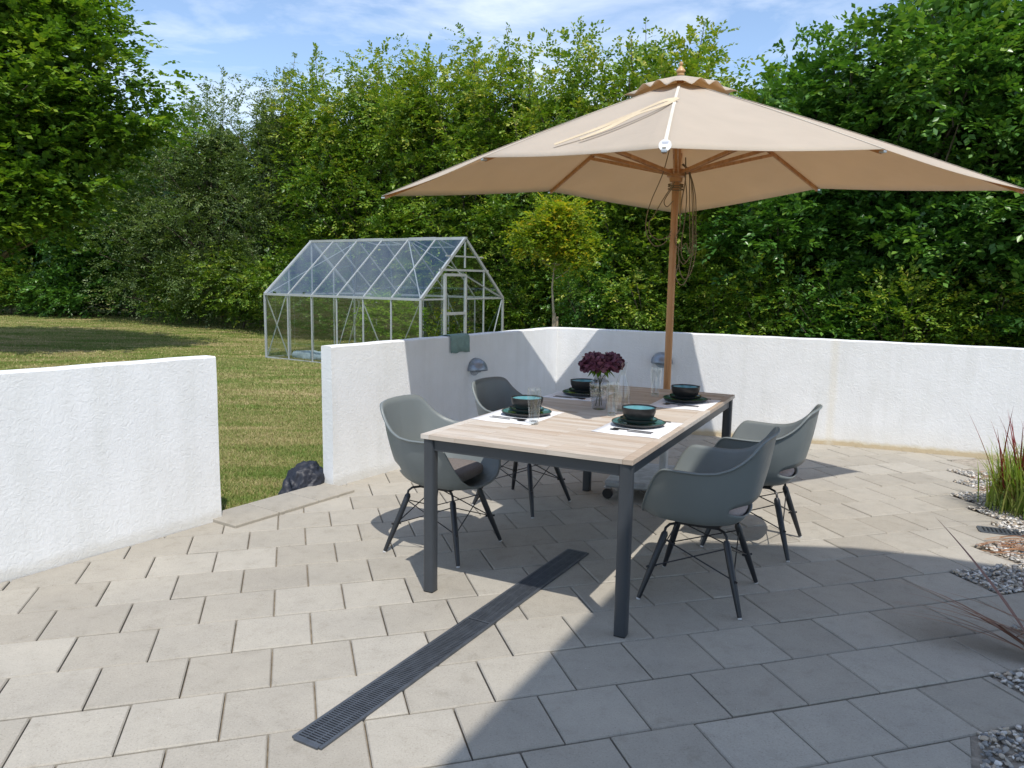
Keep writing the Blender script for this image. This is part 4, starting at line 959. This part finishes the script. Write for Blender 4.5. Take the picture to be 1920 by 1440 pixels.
def lobes(w_, h, d, n, low=.12):
    # crown built of separate bulging lobes, so that light and deep shade alternate between them
    L_ = [(0, .35, h*.40, w_*.85, d*.7, h*.40), (0, .3, h*.70, w_*.6, d*.6, h*.22)]
    for i in range(n):
        z = h*(low+(.90-low)*(i+.5)/n)+rng.normal(0, .12); k = 1 if z < h*.72 else max(.35, 1-(z/h-.72)*2.0)
        x_ = rng.uniform(-.95, .95)*w_*k; r_ = rng.uniform(.26, .44)*w_*(.7+.3*k)+.12
        L_.append((x_, -d*rng.uniform(.15, 1.0)*(.6+.4*k), z, r_*1.15, r_*.9, r_*rng.uniform(.65, .95)))
    L_.append((rng.uniform(-.2, .2)*w_, 0, h*.90, w_*.30, .4, h*.10))
    return L_
for px, hw, top, Y, kind, sh, lab in HED:
    x = at(px, Y); hw_ = hw/1432.2*Y; ztop = CAMH+(524+.0162*(px-960)-top)/1432.2*Y; ztop -= .15 if sh else 0
    blobs = lobes(hw_*1.1, ztop, 1.35, 15)
    lsz = {'beech': .100, 'grey': .088, 'dark': .114, 'maple': .12}[kind]*max(1, Y/18); near = Y < 13
    tree('hedge_tree', lab, 'tree', x, Y+.3*math.sin(px), blobs, kind, 330, 10 if not near else 11, lsz, G1, shoots=sh*2, shoot_h={0: .5}.get(sh, Y*.055), boughr=.36*max(1, Y/18), flat=.6, inner=.12, tl=.30*max(1, Y/18), core=2600, csz=.20*max(1, Y/16), asp=.42 if kind == 'grey' else .6, base_tint={'beech': .62, 'grey': .55}.get(kind, .52), top_tint=.35)
# darker second row closing the view behind
G2 = 'trees in the second row behind the hedge'
for k, (px, top, Y) in enumerate([(40, 420, 36), (230, 340, 34), (420, 290, 30), (600, 240, 26.5), (780, 210, 24), (950, 200, 21.5), (1110, 210, 19), (1260, 230, 16.6), (1400, 300, 15.6), (1560, 200, 14.6), (1720, 90, 14), (1900, 60, 13.4)]):
    x = at(px, Y); ztop = CAMH+(524-top)/1432.2*Y; hw_ = 120/1432.2*Y
    labs = ['shaded far tree behind the big maple trunk line', 'shaded far tree filling the gap right of the maple', 'shaded far tree behind the grey-green tree', 'shaded far tree behind the greenhouse left end', 'shaded far tree behind the greenhouse ridge', 'shaded far tree behind the hedge left of the small tree', 'shaded far tree behind the hedge left of the parasol', 'shaded far tree behind the parasol centre', 'shaded far tree below the sky gap', 'shaded far tree behind the parasol right half', 'shaded far tree behind the tall dark pair', 'shaded far tree at the right edge behind the dark leaves']
    tree('background_tree', labs[k], 'tree', x, Y, [(0, 0, ztop*.35, hw_*1.25, 1.0, ztop*.38), (0, 0, ztop*.72, hw_, .9, ztop*.26)], 'dark', 90, 12, .15, G2, core=2600, csz=.42, boughr=.8, inner=.2, tl=.5, base_tint=.3, top_tint=.1)
# low bushes along the hedge foot
G3 = 'low bushes at the foot of the hedge'
for k, (px, top, Y, hw) in enumerate([(20, 495, 27.5, 75), (120, 515, 27, 60), (370, 500, 24.0, 70), (455, 470, 22.3, 70), (545, 500, 20.9, 60), (640, 520, 19.4, 60), (760, 500, 18.2, 60), (860, 520, 17.4, 60), (1000, 500, 15.3, 55), (1110, 520, 13.2, 60), (1220, 500, 12.4, 70), (1340, 520, 11.6, 70), (1450, 510, 10.9, 75), (1570, 530, 10.2, 75), (1700, 520, 9.7, 80), (1840, 530, 9.2, 80)]):
    x = at(px, Y); ztop = CAMH+(524+.0162*(px-960)-top)/1432.2*Y; hw_ = hw/1432.2*Y
    labs = ['at the far left edge of the lawn', 'at the back below the big maple', 'left of the greenhouse by the lawn edge', 'just left of the greenhouse', 'seen through the greenhouse left end', 'seen through the greenhouse wall left of centre', 'seen through the greenhouse wall right of centre', 'seen through the greenhouse gable', 'between greenhouse and small tree', 'right of the small tree trunk', 'left of the parasol pole above the wall', 'right of the parasol pole above the wall', 'above the wall left of its repaired strip', 'above the repaired strip of the wall', 'above the wall right of the repaired strip', 'above the wall at the right edge']
    tree('hedge_bush', 'low leafy bush '+labs[k], 'bush', x, Y, lobes(hw_*1.1, ztop*1.05, .6, 7, .2), ['beech', 'dark', 'beech', 'beech'][k % 4], 130, 8, .07*max(1, Y/16), G3, core=900, csz=.18, boughr=.36, tl=.26, inner=.2, trunk=(.03, ztop*.6), base_tint=.5, top_tint=.3)
# big maple on the left
mb_ = [(-1.3, 0, 5.6, 1.6, 1.4, .9), (.7, -.2, 5.1, 1.7, 1.3, .6), (-.2, -.3, 6.9, 1.5, 1.3, .6), (-1.2, 0, 8.0, 1.7, 1.4, .7), (-.3, 0, 4.1, 1.9, 1.4, .55), (-2.0, -.3, 3.3, 1.6, 1.3, .7), (1.3, 0, 4.2, 1.5, 1.0, .45),
       (-.8, -.6, 2.9, 1.6, 1.0, .5), (-1.6, -.6, 2.3, 1.2, .9, .45), (.6, -.3, 3.3, 1.3, 1.0, .5), (-1.5, 0, 9.3, 1.3, 1.2, .7), (.0, -.5, 2.5, 1.0, .8, .4), (.7, 0, 6.0, 1.2, 1.0, .45)]
mb_ = [(b[0]+2.05,)+b[1:] for b in mb_]
tree('maple_tree', 'big broad-leaved maple with layered boughs filling the left edge', 'tree', -11.4, 15.0, mb_, 'maple', 720, 17, .122, shoots=0, core=3800, csz=.20, boughr=.60, flat=.20, inner=.15, tl=.38, trunk=(.20, 8.0), trunk_at=(-.1, 0), nl=9, asp=.85, base_tint=.66, top_tint=.35)
# small standard tree behind the wall
rb = [(0, 0, 2.26, .34, .4, .26), (.08, 0, 2.45, .26, .3, .18), (-.24, 0, 2.16, .20, .3, .20), (.26, 0, 2.06, .20, .28, .20), (.20, -.1, 1.84, .17, .2, .10)]
st_ = tree('round_headed_tree', 'small round-headed tree with yellowing leaves and thin pale trunk behind the wall', 'tree', .60, 11.4, rb, 'lime', 135, 11, .070, boughr=.20, tl=.19, nl=7, trunk=(.03, 2.2), limb0=.80, nlimb=16, core=220, csz=.11, bark=M_palebark, base_tint=.76, top_tint=.3, z0=-.08)
o = MB().beam((0, 0, 0), (0.01, 0, 1.08), .05, .05).beam((.06, 0, 0), (.055, 0, 1.02), .035, .035).build('support_stake', simple('weathered_stake', (.30, .24, .17), .9), st_, bevel=.004)
# young plant in the greenhouse
q = ghp(2.55, .75, 0)
tree('greenhouse_plant', 'bright yellow-green leafy plant growing inside the greenhouse', 'plant', q[0], q[1], [(0, 0, .55, .28, .25, .5), (-.05, 0, .95, .3, .2, .25)], 'veg', 90, 9, .11, core=0, boughr=.16, tl=.2, nl=6, trunk=(.012, .9), z0=GZ+.01, base_tint=.6)
q = ghp(3.3, 1.5, 0)
tree('greenhouse_plant', 'sparse yellowing plant near the greenhouse door', 'plant', q[0], q[1], [(0, 0, .45, .3, .25, .42)], 'lime', 30, 6, .07, core=0, boughr=.16, tl=.2, nl=6, trunk=(.012, .7), z0=GZ+.01, base_tint=.8)

# ---------------------------------------------------------------- grass of the lawn
def blades(n, xr, yr, hmin, hmax, wid, cond=None):
    x = rng.uniform(*xr, n); y = rng.uniform(*yr, n)
    ok = np.ones(n, bool) if cond is None else cond(x, y); x, y = x[ok], y[ok]; n = len(x)
    a = rng.uniform(0, 6.28, n); h = rng.uniform(hmin, hmax, n); l = rng.normal(0, .55, (n, 2))*h[:, None]
    b = np.stack([x, y, np.full(n, -.055)], 1); s = np.stack([np.cos(a), np.sin(a), np.zeros(n)], 1)*wid/2
    tip = b+np.stack([l[:, 0], l[:, 1], h], 1); md = b+np.stack([l[:, 0]*.35, l[:, 1]*.35, h*.6], 1)
    V = np.stack([b-s, b+s, md+s*.7, tip, md-s*.7], 1).reshape(-1, 3); k = np.arange(n)*5
    F = np.stack([np.stack([k, k+1, k+2], 1), np.stack([k, k+2, k+4], 1), np.stack([k+4, k+2, k+3], 1)], 1).reshape(-1, 3)
    return V, F, np.zeros(len(V))
gapc = lambda x, y: ((x+1.757)*WN[0]+(y-4.5)*WN[1] < -.11) & (x < -.24*y+.05) & (x > -.45*y-.1)
parts = [blades(230000, (-4.2, -1.2), (4.6, 8.5), .014, .032, .0035, gapc), blades(170000, (-7, -1.5), (8.5, 14), .016, .034, .006, gapc), blades(110000, (-21, -2.5), (11, 29), .018, .036, .014, lambda x, y: (x > -.72*y) & (x < -.2*y))]
V, F, t_ = join(parts); o = finish(npmesh('grass', V, F3=F), 'grass', M_grass); tag(o, 'short dry mown grass of the lawn beyond the white walls', 'grass', kind='stuff')

# ---------------------------------------------------------------- plants of the bed
def ribbon(mbv, mbf, tints, base, d, ln, wid, lift, tint, droop=1.0, seg=9):
    d = np.array([math.cos(d), math.sin(d)]); s = np.array([-d[1], d[0], 0]); o0 = len(mbv)
    for i in range(seg+1):
        t = i/seg; r_ = ln*(t*math.cos(lift)+.12*t*t); z = ln*(t*math.sin(lift)-droop*t*t*.62); w_ = wid*(1-t**2.2)*.5*(.55+.45*min(1, t*4))
        c_ = np.array([base[0]+d[0]*r_, base[1]+d[1]*r_, max(.004, base[2]+z)])
        mbv.append(c_-s*w_); mbv.append(c_+s*w_+np.array([0, 0, w_*.5])); tints += [tint, tint]
    for i in range(seg): mbf.append((o0+2*i, o0+2*i+1, o0+2*i+3, o0+2*i+2))
def clump(name, label, x, y, specs, cat='plant'):
    t = thing(name, label, cat, (x, y, 0)); by = {}
    for (kind, n_, lr, wr, lf, dr, az, spread, part) in specs:
        V, F, T = by.setdefault((kind, part), ([], [], []))
        for i in range(n_):
            b_ = (rng.normal(0, spread), rng.normal(0, spread), 0)
            ribbon(V, F, T, b_, rng.uniform(*az), rng.uniform(*lr), rng.uniform(*wr), rng.uniform(*lf), rng.random(), rng.uniform(*dr))
    for (kind, part), (V, F, T) in by.items(): finish(npmesh(part, np.array(V), F4=np.array(F), attrs={'tint': np.array(T)}), part, LF[kind], t, smooth=2)
    return t
clump('ornamental_grass', 'upright green grass clump with dark red blade tips in the gravel bed', 3.40, 4.93, [
  ('reed', 680, (.28, .60), (.008, .015), (1.15, 1.52), (.1, .8), (0, 6.28), .085, 'leaf'),
  ('red', 30, (.58, .74), (.012, .020), (1.30, 1.56), (.0, .08), (0, 6.28), .06, 'red_leaf'),
  ('bronze', 26, (.45, .75), (.004, .007), (.9, 1.35), (.5, 1.1), (2.4, 4.2), .04, 'bronze_leaf')])
clump('bronze_grass', 'arching bronze grass between the green clump and the drain grate', 3.42, 4.62, [
  ('bronze', 60, (.35, .75), (.004, .008), (.5, 1.3), (.5, 1.1), (0, 6.28), .05, 'leaf'), ('red', 5, (.5, .8), (.016, .024), (1.2, 1.45), (0, .15), (1.8, 4.0), .04, 'red_leaf')])
clump('flax_plant', 'dark bronze flax with one long blade reaching over the paving', 2.20, 3.03, [
  ('bronze', 7, (.4, .6), (.014, .02), (.5, .9), (.5, .9), (-1.6, .4), .03, 'leaf')])
t = [q for q in COL.objects if q.name.startswith('flax_plant')][0]
V, F, T = [], [], []; ribbon(V, F, T, (0, 0, 0), R(115), .62, .030, .82, .2, .10, 14); ribbon(V, F, T, (0, .02, 0), R(140), .52, .007, .95, .4, .9, 12)
finish(npmesh('long_leaf', np.array(V), F4=np.array(F), attrs={'tint': np.array(T)}), 'long_leaf', LF['russet'], t)
clump('bronze_grass', 'low bronze grass at the right edge, thin blades reaching over the shaded paving', 2.16, 2.80, [
  ('russet', 12, (.52, .74), (.020, .030), (.40, .65), (.40, .60), (2.2, 2.75), .05, 'leaf'), ('bronze', 25, (.3, .6), (.006, .010), (.5, 1.2), (.5, 1.1), (-1.5, 1.5), .05, 'leaf')])
clump('silver_plant', 'silvery green plant at the right edge behind the red-tipped grass', 4.02, 5.55, [
  ('silver', 120, (.25, .55), (.018, .032), (.6, 1.5), (.2, .7), (0, 6.28), .08, 'leaf'), ('red', 4, (.6, .78), (.03, .05), (1.3, 1.5), (.0, .05), (1.5, 4.5), .05, 'red_leaf')])
# fallen leaves
V, F, T = [], [], []
for i in range(110):
    c_ = [(2.84, 4.16), (3.80, 5.80), (2.95, 4.25), (3.62, 5.45)][i % 4]; b_ = (c_[0]+rng.normal(0, .12), c_[1]+rng.normal(0, .07), .012)
    ribbon(V, F, T, b_, rng.uniform(-.9, .5), rng.uniform(.06, .22), rng.uniform(.004, .009), .12, rng.random(), .12, 5)
o = finish(npmesh('fallen_leaves', np.array(V), F4=np.array(F), attrs={'tint': np.array(T)}), 'fallen_leaves', LF['dead']); tag(o, 'dry reddish-brown fallen blades lying on the pebbles', 'leaves', kind='stuff')

# ---------------------------------------------------------------- guessed building behind the camera, unseen, roof shaped to throw the big shade
hs = thing('unseen_house', 'guessed unseen building behind the viewer, roof outlined to cast the shade', 'unseen_house', (3, -3, 0))
Hh = 5.0; sh = (.176*Hh, -.568*Hh)
shp = [(-.80, 1.0), (-.19, 2.15), (.237, 2.97), (.78, 3.98), (.88, 4.13), (1.05, 4.22), (1.4, 4.20), (1.95, 4.16), (2.4, 4.03), (2.66, 3.90), (3.6, 3.35), (5.6, 2.3), (5.6, -1.5), (-.8, -1.5)]
MB().prism([(x+sh[0]-3, y+sh[1]+3) for x, y in shp][::-1], Hh, Hh+.18).build('roof', M_roof, hs)  # added roof slab, outline is the shade edge moved back along the sun
MB().box((.6, -2.6, Hh/2), (4.2, 2.2, Hh-.002)).build('wall', M_housew, hs)
